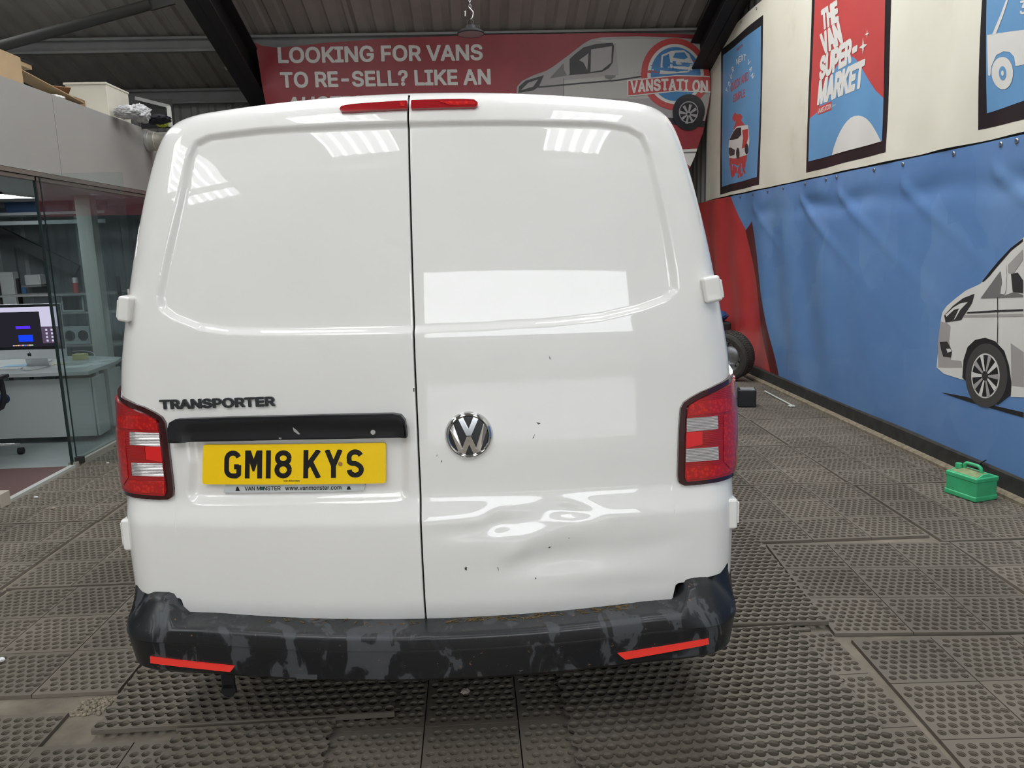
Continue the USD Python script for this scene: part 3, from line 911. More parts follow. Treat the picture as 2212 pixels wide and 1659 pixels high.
# hinges
for (x0, x1, y0_, y1, z0, z1, tilt, lb) in ((0.826, 0.877, 0.085, 0.20, 1.362, 1.437, -10, 'upper right'), (-0.874, -0.838, 0.085, 0.20, 1.352, 1.427, 10, 'upper left'),
                                             (0.898, 0.938, 0.075, 0.19, 0.672, 0.768, 0, 'lower right'), (-0.936, -0.906, 0.075, 0.19, 0.655, 0.755, 0, 'lower left')):
    m = rbox((x1 - x0, y1 - y0_, z1 - z0), 0.009)
    m.apply_transform(trimesh.transformations.rotation_matrix(math.radians(tilt), [0, 1, 0]))
    m.apply_translation([(x0 + x1) / 2, (y0_ + y1) / 2, (z0 + z1) / 2])
    hg = part('hinge', van, m, paint, 40, lb + ' white door hinge cover')
    sx = 1 if x0 > 0 else -1
    pm = rbox((0.012, 0.03, (z1 - z0) * 0.72), 0.004)
    pm.apply_transform(trimesh.transformations.rotation_matrix(math.radians(tilt), [0, 1, 0]))
    pm.apply_translation([(x1 if sx > 0 else x0) + sx * 0.002, y0_ + 0.028, (z0 + z1) / 2])
    part('hinge_pin', hg, pm, paint, 40)

# bumper: a profile swept round the tail
def bumper():
    path = []
    for x in np.linspace(0, 0.80, 40):
        path.append((x, -0.125 + 0.075 * x * x, -2 * 0.075 * x))
    r = 0.150
    x1, y1, a0 = path[-1][0], path[-1][1], math.atan(2 * 0.075 * 0.80)
    for t in np.linspace(a0, math.pi / 2, 14)[1:]:
        path.append((x1 + r * (math.sin(t) - math.sin(a0)), y1 + r * (math.cos(a0) - math.cos(t)), None))
    xe, ye = path[-1][0], path[-1][1]
    for y in np.linspace(ye + 0.04, 0.62, 8):
        path.append((xe + 0.01, y, None))
    P = np.array([p[:2] for p in path])
    tg = np.gradient(P, axis=0)
    tg /= np.linalg.norm(tg, axis=1)[:, None]
    nrm = np.stack([tg[:, 1], -tg[:, 0]], 1)
    rows = []
    for i in range(len(P)):
        x = P[i, 0]
        k = float(sstep((x - 0.738) / 0.05)) if P[i, 1] < 0.3 else 1.0
        zt_ = 0.455 + 0.022 * min(x / 0.65, 1) ** 2
        side = float(sstep((P[i, 1] - 0.0) / 0.10))
        hi = 0.545 + 0.036 * side
        prof = [(-0.15, zt_), (-0.020, zt_ + 0.004), (-0.006, zt_ - 0.001), (0.0, zt_ - 0.012), (0.0, zt_ - 0.042), (-0.007, zt_ - 0.046), (-0.005, zt_ - 0.055), (-0.013, zt_ - 0.137), (-0.03, zt_ - 0.153), (-0.15, zt_ - 0.160)]
        profc = [(-0.13 * (1 - side) - 0.06 * side, hi), (-0.085 + 0.055 * side, hi - 0.002), (-0.06 + 0.045 * side, hi - 0.018), (-0.006, zt_ - 0.012), (0.0, zt_ - 0.042), (-0.004, zt_ - 0.046), (-0.004, zt_ - 0.055), (-0.016, zt_ - 0.137), (-0.035, zt_ - 0.153), (-0.15, zt_ - 0.160)]
        for (o, z), (oc, zc) in zip(prof, profc):
            oo = o + (oc - o) * k
            rows.append((*(P[i] + nrm[i] * oo), z + (zc - z) * k))
    n, mcount = len(P), 10
    R = np.array(rows)
    L = R[mcount:] * [-1, 1, 1]
    V = np.vstack([R, L])
    idx = [[i * mcount + j for j in range(mcount)] for i in range(n)]
    idl = [[n * mcount + (i - 1) * mcount + j for j in range(mcount)] for i in range(1, n)]
    fs = []
    for A, B in zip(idx[:-1], idx[1:]):
        for j in range(mcount - 1):
            fs += [[A[j], A[j + 1], B[j + 1]], [A[j], B[j + 1], B[j]]]
    ch = [idx[0]] + idl
    for A, B in zip(ch[:-1], ch[1:]):
        for j in range(mcount - 1):
            fs += [[A[j], B[j + 1], A[j + 1]], [A[j], B[j], B[j + 1]]]
    return trimesh.Trimesh(V, fs, process=False)


bump = part('bumper', van, bumper(), bumper_mat, 40, 'worn black plastic rear bumper')


def bump_face(p, h):   # (x, z) on the lower bumper face
    x, z = p[:, 0], p[:, 1]
    return np.stack([x, -0.125 + 0.075 * x * x + 0.012 * 0 + 0.012 + 6.0 * np.maximum(0, np.abs(x) - 0.80) ** 2 * 0.6 - np.asarray(h), z], 1)


def onvan(px, py, Y):
    d = ray(px, py)
    dl = np.array([d @ VX, d @ VY, d[2]])
    return _cl + (Y - _cl[1]) / dl[1] * dl


for pts, lb in (([(311, 1433), (504, 1443), (500, 1449), (494, 1456), (312, 1447)], 'left'), ([(1537, 1393), (1335, 1415), (1343, 1422), (1352, 1429), (1539, 1406)], 'right')):
    q = np.array([[v[0], v[2]] for v in (onvan(a, b, -0.105) for a, b in pts)])
    part('reflector', bump, sheet(Polygon(q), bump_face, 0.007, 0.012, 0.03), orange_red, 30, lb + ' long red reflector in the bumper')
# dirt and moss along the ledge
rng = np.random.default_rng(5)
ms = []
for k in range(170):
    x = float(rng.choice([rng.uniform(0.05, 0.62), rng.uniform(-0.5, 0.0)], p=[0.8, 0.2]))
    yy = -0.125 + 0.075 * x * x + (0.022 if rng.random() < 0.2 else rng.uniform(0.07, 0.098))
    a = rng.uniform(0, 3.14)
    L_ = rng.uniform(0.003, 0.012)
    m = bar((x - L_ * math.cos(a), yy - L_ * math.sin(a) * 0.5, 0.457 + 0.022 * min(x / 0.65, 1) ** 2), (x + L_ * math.cos(a), yy + L_ * math.sin(a) * 0.5, 0.4575 + 0.022 * min(x / 0.65, 1) ** 2), 0.003, 0.003)
    ms.append(m)
part('debris', bump, cat(ms), moss, False, 'moss and leaf dirt caught on the bumper ledge', kind='stuff')
for pts in ([(617, 1440), (622, 1425), (628, 1436), (634, 1430), (640, 1442), (650, 1430), (656, 1422), (664, 1436), (672, 1424), (684, 1424), (683, 1470), (640, 1470)], [(812, 1440), (830, 1434), (846, 1440), (840, 1452), (824, 1448)], [(1115, 1428), (1138, 1426), (1136, 1446), (1124, 1452), (1116, 1442)], [(710, 1424), (722, 1426), (720, 1436), (714, 1440)]):
    q = np.array([[v[0], v[2]] for v in (onvan(a, b, -0.112) for a, b in pts)])
    part('faded_patch', bump, sheet(Polygon(q).buffer(0.003).buffer(-0.002), bump_face, 0.0022 - 0.002, 0.0, 0), faded, False)
# paint chips and scratches on the doors
for pts in ([(1184, 1185), (1190, 1182), (1189, 1186)], [(1156, 1249), (1158, 1248), (1159, 1251), (1157, 1252)], [(1228, 1163), (1230, 1162), (1230, 1165)], [(1004, 1226), (1009, 1225), (1008, 1233), (1004, 1230)], [(1074, 1226), (1076, 1226), (1078, 1236)], [(943, 985), (945, 980), (944, 986)], [(953, 997), (955, 993), (955, 999)], [(1158, 912), (1168, 914), (1163, 917)], [(1150, 948), (1156, 936), (1153, 946)], [(1186, 768), (1189, 774), (1188, 778)], [(893, 838), (895, 838), (895, 846), (893, 846)]):
    part('paint_chip', door_r, on_door(pts, 0.0006, 0.0, L=0), dark_chrome, False)
# under-body
part('towing_strap', van, cat([box(-0.655, -0.615, 0.02, 0.032, 0.22, 0.36, 0.003), lathe([(0.0, -0.006), (0.022, -0.006), (0.022, 0.006), (0.0, 0.006)], 18, 'y').apply_translation([-0.635, 0.026, 0.215])]), black_trim, 30, 'black strap hanging below the bumper')
ex = tube([(0.50, 1.2, 0.30), (0.47, 0.5, 0.29), (0.45, 0.10, 0.285)], 0.036, 18, cap=False)
part('exhaust_pipe', van, cat([ex, tube([(0.45, 0.10, 0.285), (0.47, 0.5, 0.29)], 0.032, 18)]), galv, 40)
part('underbody', van, box(-0.84, 0.84, 0.05, 4.6, 0.30, 0.36, 0.02), dark_gap)
for yx in (0.98, 3.98):
    for sx in (-1, 1):
        pr = [(0.20, -0.09), (0.215, -0.11), (0.30, -0.115), (0.325, -0.09), (0.33, 0.0), (0.325, 0.09), (0.30, 0.115), (0.215, 0.11), (0.20, 0.09)]
        zw = 0.367 if yx < 2 else 0.348
        w_ = part('wheel', van, lathe(pr, 40, 'x').apply_translation([sx * 0.85, yx, zw]), tyre_mat, 30)
        rim = cat([lathe([(0.0, 0.06), (0.06, 0.07), (0.19, 0.05), (0.205, 0.09), (0.2, 0.0), (0.0, 0.0)], 36, 'x')])
        if sx < 0:
            rim.apply_transform(np.diag([-1, 1, 1, 1]))
        part('rim', w_, rim.apply_translation([sx * 0.86, yx, zw]), alloy, 30)
        an = np.linspace(0, math.pi, 20)
        part('wheel_arch', van, tube([(sx * 0.952, yx + 0.385 * math.cos(t), 0.32 + 0.385 * math.sin(t)) for t in an], 0.016, 6), black_trim, 40)
for sx in (-1, 1):
    part('sill', van, box(sx * 0.90 - 0.045, sx * 0.90 + 0.045, 1.4, 3.55, 0.27, 0.34, 0.015), black_trim)
    mh = part('door_mirror', van, rbox((0.16, 0.10, 0.22), 0.035, (sx * 1.03, 3.62, 1.18)), black_trim, 40)
    part('cab_window', van, cat([bar((sx * 0.925, 3.0, 1.38), (sx * 0.925, 3.75, 1.38), 0.008, 0.30)]), glass_dark)
part('windscreen', van, bar((-0.0, 4.20, 1.27), (0.0, 3.66, 1.76), 1.36, 0.02), glass_dark)

# ------------------------------------------------------------------ rubber mats on the floor
MS = 0.9144
PN = MS / 3


def hole_walls(cs, rs, zs, n):
    th = np.arange(n) * 2 * math.pi / n
    ring = np.stack([np.cos(th), np.sin(th)], 1)
    V, Fs = [], []
    m = len(rs)
    one = np.vstack([np.c_[ring * r, np.full(n, z)] for r, z in zip(rs, zs)])
    k = np.arange(n)
    f1 = np.vstack([np.vstack([np.stack([i * n + k, (i + 1) * n + k, (i + 1) * n + (k + 1) % n], 1), np.stack([i * n + k, (i + 1) * n + (k + 1) % n, i * n + (k + 1) % n], 1)]) for i in range(m - 1)])
    for j, c in enumerate(cs):
        V.append(one + [c[0], c[1], 0])
        Fs.append(f1 + j * len(one))
    return np.vstack(V), np.vstack(Fs)


def panel(nx=8, ny=8, t=0.014):
    w, l = PN * nx / 8, PN * ny / 8
    g = 0.0022
    px, py = (w - 0.034) / (nx - 0.5), (l - 0.034) / (ny - 0.0)
    cs = [(0.017 + px * (i + 0.25 + 0.5 * (j % 2) - 0.25 + 0.25), 0.017 + py * (j + 0.5)) for j in range(ny) for i in range(nx)]
    cs = [(min(max(c[0], 0.02), w - 0.017), c[1]) for c in cs]
    n = 11
    R0 = 0.0138
    th = np.arange(n) * 2 * math.pi / n
    poly = Polygon([(g, g), (w - g, g), (w - g, l - g), (g, l - g)], [[(c[0] + R0 * math.cos(a), c[1] + R0 * math.sin(a)) for a in th] for c in cs])
    v, f = trimesh.creation.triangulate_polygon(poly, engine='earcut')
    v = np.array(v)
    a, b = v[f[:, 1]] - v[f[:, 0]], v[f[:, 2]] - v[f[:, 0]]
    neg = a[:, 0] * b[:, 1] - a[:, 1] * b[:, 0] < 0
    f[neg] = f[neg][:, ::-1]
    hv, hf = hole_walls(cs, [R0, 0.0131, 0.0118, 0.0113, 0.0099, 0.0092], [t, t - 0.0035, t - 0.004, t - 0.0085, t - 0.009, 0.0005], n)
    o = np.array([(g, g), (w - g, g), (w - g, l - g), (g, l - g)])
    ev = np.vstack([np.c_[o, np.full(4, t)], np.c_[o + np.array([(-1, -1), (1, -1), (1, 1), (-1, 1)]) * 0.0012, np.full(4, 0.001)]])
    k = np.arange(4)
    ef = np.vstack([np.stack([k, k + 4, (k + 1) % 4 + 4], 1), np.stack([k, (k + 1) % 4 + 4, (k + 1) % 4], 1)])
    return cat([trimesh.Trimesh(np.c_[v, np.full(len(v), t)], f, process=False), trimesh.Trimesh(hv, hf, process=False), trimesh.Trimesh(ev, ef, process=False)])


FULL = panel()
HALF = panel(4, 8)
_protos = {}


def mat(x, y, rz, label, cols=3, group=None, z=0.0):
    """A cup mat, corner at x, y, running along +x and +y of its own frame; cols 2.5 = trimmed at the wall."""
    if cols in _protos:
        return copy_of(_protos[cols], (x, y, z), rz, label, group)
    t = thing('rubber_mat', label, 'floor mat', (x, y, z), rz, group)
    _protos[cols] = t
    for j in range(3):
        for i in range(int(math.ceil(cols))):
            m = (HALF if i >= cols - 0.5 and cols % 1 else FULL).copy()
            m.apply_translation([i * PN, j * PN, 0])
            part('panel', t, m, rubber_floor, 25)
    return t


def ring_panel(w, l, t=0.020):
    """Open ring mat: rows of large round holes with small holes between."""
    px, py = 0.0392, 0.040
    nx, ny = int(w / px), int(l / (2 * py))
    cell = sbox(0, 0, px, 2 * py)
    big = [(px / 2, py / 2), (0, 1.5 * py), (px, 1.5 * py)]
    small = [(0, 0.62 * py), (px, 0.62 * py), (px / 2, 1.62 * py)]
    R0, r0 = 0.0168, 0.0048
    g = cell.difference(unary_union([Point(c).buffer(R0, 4) for c in big] + [Point(c).buffer(r0, 2) for c in small]))
    V, Fs = [], []
    for q in getattr(g, 'geoms', [g]):
        v, f = trimesh.creation.triangulate_polygon(q, engine='earcut')
        v = np.array(v)
        a, b = v[f[:, 1]] - v[f[:, 0]], v[f[:, 2]] - v[f[:, 0]]
        neg = a[:, 0] * b[:, 1] - a[:, 1] * b[:, 0] < 0
        f[neg] = f[neg][:, ::-1]
        Fs.append(f + sum(len(k) for k in V))
        V.append(v)
    v, f = np.vstack(V), np.vstack(Fs)
    off = np.array([(i * px, j * 2 * py) for j in range(ny) for i in range(nx)])
    VV = np.c_[(v[None] + off[:, None]).reshape(-1, 2), np.full(len(v) * len(off), t)]
    FF = (f[None] + (np.arange(len(off)) * len(v))[:, None, None]).reshape(-1, 3)
    bigs = [(o[0] + px / 2, o[1] + py / 2) for o in off] + [(o[0] + px, o[1] + 1.5 * py) for o in off if o[0] + px < nx * px - 1e-6]
    smalls = [(o[0] + px, o[1] + 0.62 * py) for o in off if o[0] + px < nx * px - 1e-6] + [(o[0] + px / 2, o[1] + 1.62 * py) for o in off]
    h1 = hole_walls(bigs, [R0, 0.0156, 0.0150, 0.0142, 0.0132], [t, t - 0.006, t - 0.0065, t - 0.013, 0.0], 16)
    h2 = hole_walls(smalls, [r0, 0.004], [t, t - 0.012], 8)
    ww, ll = nx * px, ny * 2 * py
    o = np.array([(0, 0), (ww, 0), (ww, ll), (0, ll)])
    ev = np.vstack([np.c_[o, np.full(4, t)], np.c_[o, np.zeros(4)]])
    k = np.array([0, 2])
    ef = np.vstack([np.stack([k, k + 4, (k + 1) % 4 + 4], 1), np.stack([k, (k + 1) % 4 + 4, (k + 1) % 4], 1)])
    edge = box(0, ww, -0.004, 0.002, 0, t - 0.001, 0.002)
    edge2 = edge.copy()
    edge2.apply_translation([0, ll, 0])
    return cat([trimesh.Trimesh(VV, FF, process=False), trimesh.Trimesh(*h1, process=False), trimesh.Trimesh(*h2, process=False), trimesh.Trimesh(ev, ef, process=False), edge, edge2])


rings = ring_panel(1.0, 1.52)
rm = top('ring_mat', rings, rubber_floor, 'large open ring rubber mat lying askew at the bottom right of the bumper', 'floor mat', 30)
rp = UsdGeom.Xformable(rm)
rp.AddTranslateOp().Set(Gf.Vec3d(0.262, 1.20, 0.0145))
rp.AddRotateZOp().Set(1.6)


def rmesh(w, l, x, y, z, rz, label):
    m = top('ring_mat', ring_panel(w, l), rubber_floor, label, 'floor mat', 30)
    q = UsdGeom.Xformable(m)
    q.AddTranslateOp().Set(Gf.Vec3d(x, y, z))
    q.AddRotateZOp().Set(rz)


rmesh(1.0, 1.3, 0.375, 2.805, 0.0145, -2.3, 'open ring rubber mat beside the right rear corner of the van')
rmesh(1.0, 1.3, -1.305, 2.292, 0.0145, 0.6, 'open ring rubber mat under the left end of the bumper')
rmesh(0.53, 0.96, -1.00, 1.31, 0.0145, 1.5, 'narrow ring mat with a ragged left end in the bottom foreground')
rd = math.radians
ordn = ['first', 'second', 'third', 'fourth', 'fifth', 'sixth', 'seventh', 'eighth']
# right-hand field, between van and banners
mat(1.345, 2.697, rd(-4.6), 'cup mat with a dark gap along its left edge, by the right rear van corner')
mat(1.352, 1.735, rd(-2.2), 'cup mat in the bottom right foreground beside the dusty bare strip')
mat(2.285, 1.700, rd(-2.2), 'cup mat in the bottom right corner of the picture', 2.5)
mat(2.290, 2.620, rd(-2.6), 'trimmed cup mat against the banner kerb, nearest the camera', 2.5)
mat(1.372, 3.64, rd(-1.0), 'cup mat ending at the short dark slit, level with the van hinge')
for k, y in enumerate((3.545, 4.47, 5.40, 6.33, 7.26)):
    mat(2.305, y, rd(-0.8 + 0.4 * (k % 2)), ('trimmed cup mat under the green petrol can by the kerb', 'trimmed cup mat along the kerb just beyond the green petrol can', 'trimmed cup mat along the kerb below the printed van on the blue banner', 'trimmed cup mat by the kerb beneath the white rod', 'trimmed cup mat by the kerb beside the loose tyre')[k], 2.5)
for k, y in enumerate((4.57, 5.50, 6.43, 7.36)):
    mat(1.375, y, rd(-1.5 + 0.6 * (k % 2)), ('cup mat alongside the van, %s row beyond the short dark slit' % ordn[k]))
mat(0.425, 1.80, rd(0.3), 'cup mat mostly covered by the askew ring mat at bottom right')
# centre, below the bumper
mat(-0.522, 1.625, rd(0.6), 'shaded cup mat below the middle of the bumper')
mat(-1.448, 1.33, rd(0.2), 'cup mat in the bottom foreground under the narrow ring mat')
for i in range(3):
    for j in range(5):
        mat(-1.325 + 0.917 * i, (2.556 if i == 0 else 2.735) + 0.925 * j, 0.0, 'cup mat in the dark under the van, %s column, %s row from the bumper' % (('left', 'middle', 'right')[i], ordn[j]), 3 if i < 2 else 2.5)
# left-hand field
mat(-2.372, 1.525, rd(-0.8), 'cup mat in the bottom left corner of the picture')
xo = [-1.340, -1.700, -1.660, -1.330]
for j in range(5):
    x1 = -1.335 - (0.0, 0.035, 0.02, 0.0, 0.03)[j]
    y = 2.548 + 0.928 * j
    names = ['nearest the bumper', 'beside the left tail light', 'beside the open glass door', 'below the office glass', 'at the far end']
    k = 0
    while x1 - MS * (k + 1) > -3.0:
        mat(x1 - MS * (k + 1) - 0.006 * k, y, rd(-0.4 + 0.3 * (j % 2)), 'cup mat left of the van, row %s, %s from the van' % (names[j], ordn[k]))
        k += 1
    w = x1 - MS * k + 3.04
    if w > 0.3:
        mat(x1 - MS * k - 0.006 * k - 0.785, y + 0.006, rd(-0.4), 'trimmed cup mat at the office threshold, row %s' % names[j], 2.5)

# ------------------------------------------------------------------ printed vinyl banners
XB = 3.115


def wrinkle(y, z):
    """How far the side banners bulge off the wall, in metres."""
    w = 0.010 * np.sin(2.1 * y + 0.8 * np.sin(1.7 * z)) + 0.004 * np.sin(5.3 * y + 2.2 * z + 1.0)
    w = w + 0.018 * (meshkit.fbm(np.stack([y * 0.9, z * 0.8, y * 0], -1), 3, 3) - 0.5)
    return w


def lower_map(p, h):
    y, z = p[:, 0], p[:, 1]
    w = wrinkle(y, z) * 0.8
    # hanging folds running down from the top edge towards the foot, strongest at the far end
    far = sstep((y - 5.2) / 3.0)
    ph = (y + 0.55 * (2.0 - z) * 0.5)
    w = w + (0.2 + 0.8 * sstep((z - 0.1) / 0.6)) * far * 0.045 * (0.35 + 0.65 * sstep((2.0 - z) / 1.2)) * np.sin(ph * 6.2) * np.sin(ph * 2.3 + 0.6)
    # sag creases under the eyelets
    for yc, a in ((7.35, 0.020), (6.55, 0.016), (5.6, 0.012), (4.6, 0.014), (8.6, 0.010)):
        w = w + 1.8 * a * np.exp(-((z - (1.93 - 0.55 * (yc - y))) / 0.05) ** 2) * sstep((yc - y) / 0.08) * sstep((yc + -y + -0.0) / 0.1) * np.exp(-np.maximum(0, yc - y) / 0.45)
        w = w - a * 1.6 * np.exp(-((z - 1.84 + 0.02 * np.sin(6 * y)) / 0.07) ** 2 - ((y - yc + 0.35) / 0.4) ** 2)
    return np.stack([XB - 0.02 - w - np.asarray(h), y, z], 1)


def upper_map(p, h):
    y, z = p[:, 0], p[:, 1]
    w = wrinkle(y * 1.1 + 3, z) * 0.9
    w = w + 0.016 * np.sin(7.0 * (y + 0.30 * (z - 3.0))) * np.exp(-((y - 5.1) / 0.55) ** 2) + 0.008 * np.sin(9 * y) * np.exp(-((z - 2.1) / 0.25) ** 2)
    return np.stack([XB - 0.012 - w - np.asarray(h), y, z], 1)


def flip(fn):
    # sheet() winds for a normal along +h when u x v = +h; the right wall (u = y, v = z, h = -x) is mirrored
    def g(poly, h, t, L=0.05):
        m = sheet(poly, fn, h * 0.45, t, min(L, 0.04))
        m.invert()
        return m
    return g


low_sheet, up_sheet = flip(lower_map), flip(upper_map)


def wl(px, py):    # pixel -> (y, z) on the side banners
    q = onx(px, py, XB - 0.015)
    return q[1], q[2]


def wpoly(pts, ox=0, oy=0, k=1.0):
    return Polygon([wl(ox + a / k, oy + b / k) for a, b in pts]).buffer(0)


def wwords(s, bl, br, tl, fmap, h, ox=0, oy=0, k=1.0, bold=True, fat=0.0):
    c = [(ox + q[0] / k, oy + q[1] / k) for q in (bl, br, tl)]
    m = words(s, *c, wl, fmap, h * 0.45, bold, 0.04, 0.0, fat)
    m.invert()
    return m


Y0B = -1.5
blue = thing('wall_banner', 'large blue vinyl banner with a printed white van along the foot of the right wall', 'banner')
part('vinyl', blue, low_sheet(sbox(Y0B, 0.10, 9.33, 2.085), 0.0, 0.0, 0.045), vinyl_blue, True)
C4 = (1480, 380, 7.373)
redp = Polygon([(10.78, 2.085)] + [wl(1598, 425), wl(1610, 498), wl(1629, 605), wl(1668, 826)] + [(wl(1668, 826)[0], 0.10), (10.78, 0.10)])
redp = Polygon([(10.78, 2.085), (9.33, 2.085), wl(1610, 498), wl(1629, 605), wl(1650, 722), wl(1668, 826), (wl(1670, 834)[0], 0.10), (10.78, 0.10)])
part('red_print', blue, low_sheet(redp, 0.001, 0.0, 0.06), vinyl_red, True, 'red end of the blue banner')
part('red_print', blue, low_sheet(wpoly([(1609, 498), (1623, 478), (1646, 605), (1667, 730), (1686, 838), (1669, 830), (1650, 722), (1629, 605)]), 0.004, 0.0, 0.06), vinyl_darkred, True, 'dark red wedge printed beside the red end')
B = (1980, 500, 3.608)


def bp(pts):
    return [(B[0] + a / B[2], B[1] + b / B[2]) for a, b in pts]


def lowpart(name, pts, h, m, label=None, off=None):
    return part(name, blue, low_sheet(wpoly(bp(pts)), h, 0.0, 0.05), m, True, label)


# the printed van: body, glass, lamps, wheel (print is flat; it lies on the cloth)
lowpart('van_print', [(150, 1060), (165, 900), (160, 860), (175, 770), (185, 680), (195, 630), (230, 580), (300, 520), (380, 460), (470, 420), (500, 405), (560, 330), (640, 230), (740, 130), (840, 50), (1400, -330), (2400, -420), (2400, 1330), (740, 1290), (735, 1215), (720, 1120), (360, 1155), (210, 1110)], 0.004, print_white, 'printed white van body')
lowpart('van_print', [(510, 390), (560, 330), (640, 232), (740, 130), (840, 55), (840, 78), (745, 150), (650, 255), (575, 345), (520, 395)], 0.0065, print_black)
lowpart('van_print', [(160, 880), (180, 700), (235, 715), (260, 740), (250, 850), (270, 960), (265, 1000), (350, 1010), (358, 1060), (165, 1060)], 0.0058, print_grey)
lowpart('van_print', [(212, 655), (280, 580), (360, 520), (452, 485), (430, 560), (390, 620), (345, 690), (222, 708)], 0.0085, print_dark, 'printed headlamp')
lowpart('van_print', [(222, 650), (285, 592), (340, 560), (400, 550), (340, 610), (300, 680), (288, 690), (330, 600), (290, 610), (232, 665)], 0.0105, print_white)
lowpart('van_print', [(176, 862), (235, 858), (262, 905), (274, 940), (266, 982), (205, 975), (190, 930)], 0.0085, print_dark, 'printed fog lamp')
lowpart('van_print', [(230, 915), (262, 912), (270, 935), (240, 945)], 0.0105, print_white)
lowpart('van_print', [(500, 522), (560, 440), (660, 310), (680, 330), (672, 470), (690, 500), (770, 470), (840, 495), (840, 510)], 0.0085, print_mid)
lowpart('van_print', [(720, 260), (840, 140), (840, 220), (790, 290), (760, 330), (720, 320)], 0.008, print_grey)
lowpart('van_print', [(745, 330), (800, 320), (840, 380), (840, 480), (760, 470)], 0.0095, print_dark)
lowpart('van_print', [(665, 300), (690, 250), (705, 260), (712, 340), (708, 450), (695, 490), (662, 485), (668, 440), (678, 400)], 0.011, print_white, 'printed door mirror')
lowpart('van_print', [(395, 628), (640, 612), (840, 605), (840, 620), (640, 628), (388, 640)], 0.0085, print_dark)
lowpart('van_print', [(370, 650), (640, 645), (840, 640), (840, 660), (640, 665), (365, 668)], 0.008, print_grey)
lowpart('van_print', [(634, 510), (640, 510), (642, 760), (640, 870), (634, 870), (637, 700)], 0.009, print_dark)
lowpart('van_print', [(740, 870), (840, 940), (840, 1210), (745, 1200)], 0.0065, print_grey)
lowpart('van_print', [(360, 1140), (368, 1000), (400, 900), (460, 845), (540, 828), (620, 855), (690, 930), (725, 1040), (745, 1180), (740, 1270), (640, 1350), (560, 1300)], 0.0085, print_black, 'printed wheel arch')
lowpart('van_print', [(190, 1255), (260, 1265), (400, 1290), (480, 1320), (600, 1355), (840, 1410), (840, 1450), (700, 1410), (560, 1370), (420, 1330), (280, 1285)], 0.0055, print_black, 'printed ground shadow')


def wheel_print(ell_px, m, h, name='wheel_print', label=None):
    cx, cy, rx, ry = ell_px
    t = np.linspace(0, 2 * math.pi, 40, endpoint=False)
    lowpart(name, [(cx + rx * math.cos(a), cy + ry * math.sin(a)) for a in t], h, m, label)


wheel_print((552, 1122, 165, 250), print_tyre, 0.0105, label='printed tyre')
wheel_print((545, 1125, 112, 175), print_white, 0.0125, label='printed wheel rim')
wheel_print((545, 1125, 102, 163), print_black, 0.0145)
for k in range(10):
    a0 = k * math.pi / 5 + 0.05
    pts = [(545 + 15 * math.cos(a0 - 0.3), 1125 + 22 * math.sin(a0 - 0.3)), (545 + 106 * math.cos(a0 - 0.13), 1125 + 168 * math.sin(a0 - 0.13)), (545 + 106 * math.cos(a0 + 0.13), 1125 + 168 * math.sin(a0 + 0.13)), (545 + 15 * math.cos(a0 + 0.3), 1125 + 22 * math.sin(a0 + 0.3))]
    lowpart('wheel_spoke_print', pts, 0.0165, print_white if k % 2 else print_grey)
wheel_print((545, 1125, 24, 38), print_dark, 0.0185)

white = thing('wall_banner', 'long white vinyl banner with three framed poster prints, high on the right wall', 'banner')
part('vinyl', white, up_sheet(sbox(Y0B, 2.10, 10.40, 4.04), 0.0, 0.0, 0.05), vinyl_white, True)


def uppart(name, poly, h, m, label=None):
    return part(name, white, up_sheet(poly, h, 0.0, 0.06), m, True, label)


D = (1480, 0, 3.022)


def dp(pts):
    return wpoly(pts, *D)


p1 = sbox(8.50, 2.105, 9.98, 3.90)
uppart('poster_frame', dp([(232, 325), (510, 97), (498, 600), (485, 1205), (228, 1270)]), 0.003, print_black, 'black border of the far poster')
uppart('poster_print', dp([(243, 362), (497, 168), (490, 600), (473, 1155), (240, 1220)]), 0.006, print_blue, 'far poster, blue with YOUR NEXT VAN')
for ch, cx, cy, rot, sc in (('Y', 272, 590, -55, 1), ('O', 288, 548, -45, 1), ('U', 300, 498, -35, 1), ('R', 312, 452, -25, 1), ('N', 344, 402, -12, 1.1), ('E', 362, 386, -5, 1.1), ('X', 378, 377, 3, 1.1), ('T', 396, 375, 8, 1.1), ('V', 422, 408, 30, 1), ('A', 433, 450, 40, 1), ('N', 442, 495, 50, 1)):
    a = math.radians(rot)
    ux, uy, vx, vy = math.cos(a) * 15 * sc, math.sin(a) * 22 * sc, math.sin(a) * 16, -math.cos(a) * 34 * sc
    bl = (cx - ux / 2 - vx / 2, cy - uy / 2 - vy / 2)
    part('poster_letter', white, wwords(ch, bl, (bl[0] + ux, bl[1] + uy), (bl[0] + vx, bl[1] + vy), upper_map, 0.009, *D), print_white, False)
part('poster_letter', white, cat([wwords('QUICK AND', (300, 598), (418, 520), (300, 548), upper_map, 0.009, *D), wwords('SIMPLE', (318, 668), (395, 628), (318, 622), upper_map, 0.009, *D), wwords('VANSTATION', (338, 334), (382, 302), (338, 318), upper_map, 0.009, *D)]), print_red, False, 'red words on the far poster')
spl = [ell(350 + r1 * math.cos(t1), 770 + r1 * 1.2 * math.sin(t1), 4 + 9 * q1, 6 + 14 * q1, 8) for r1, t1, q1 in np.random.default_rng(2).uniform((0, 0, 0), (30, 6.28, 1), (26, 3))]
spl += [ell(350 + x1, 1080 + y1, 3 + 6 * q1, 8 + 20 * q1, 8) for x1, y1, q1 in np.random.default_rng(3).uniform((-55, -40, 0), (45, 80, 1), (34, 3))]
spl += [Polygon([(325, 840), (345, 770), (360, 765), (390, 815), (415, 830), (420, 880), (330, 870)]), Polygon([(292, 980), (320, 960), (410, 1000), (400, 1060), (330, 1075), (295, 1060)])]
spl = unary_union(spl)
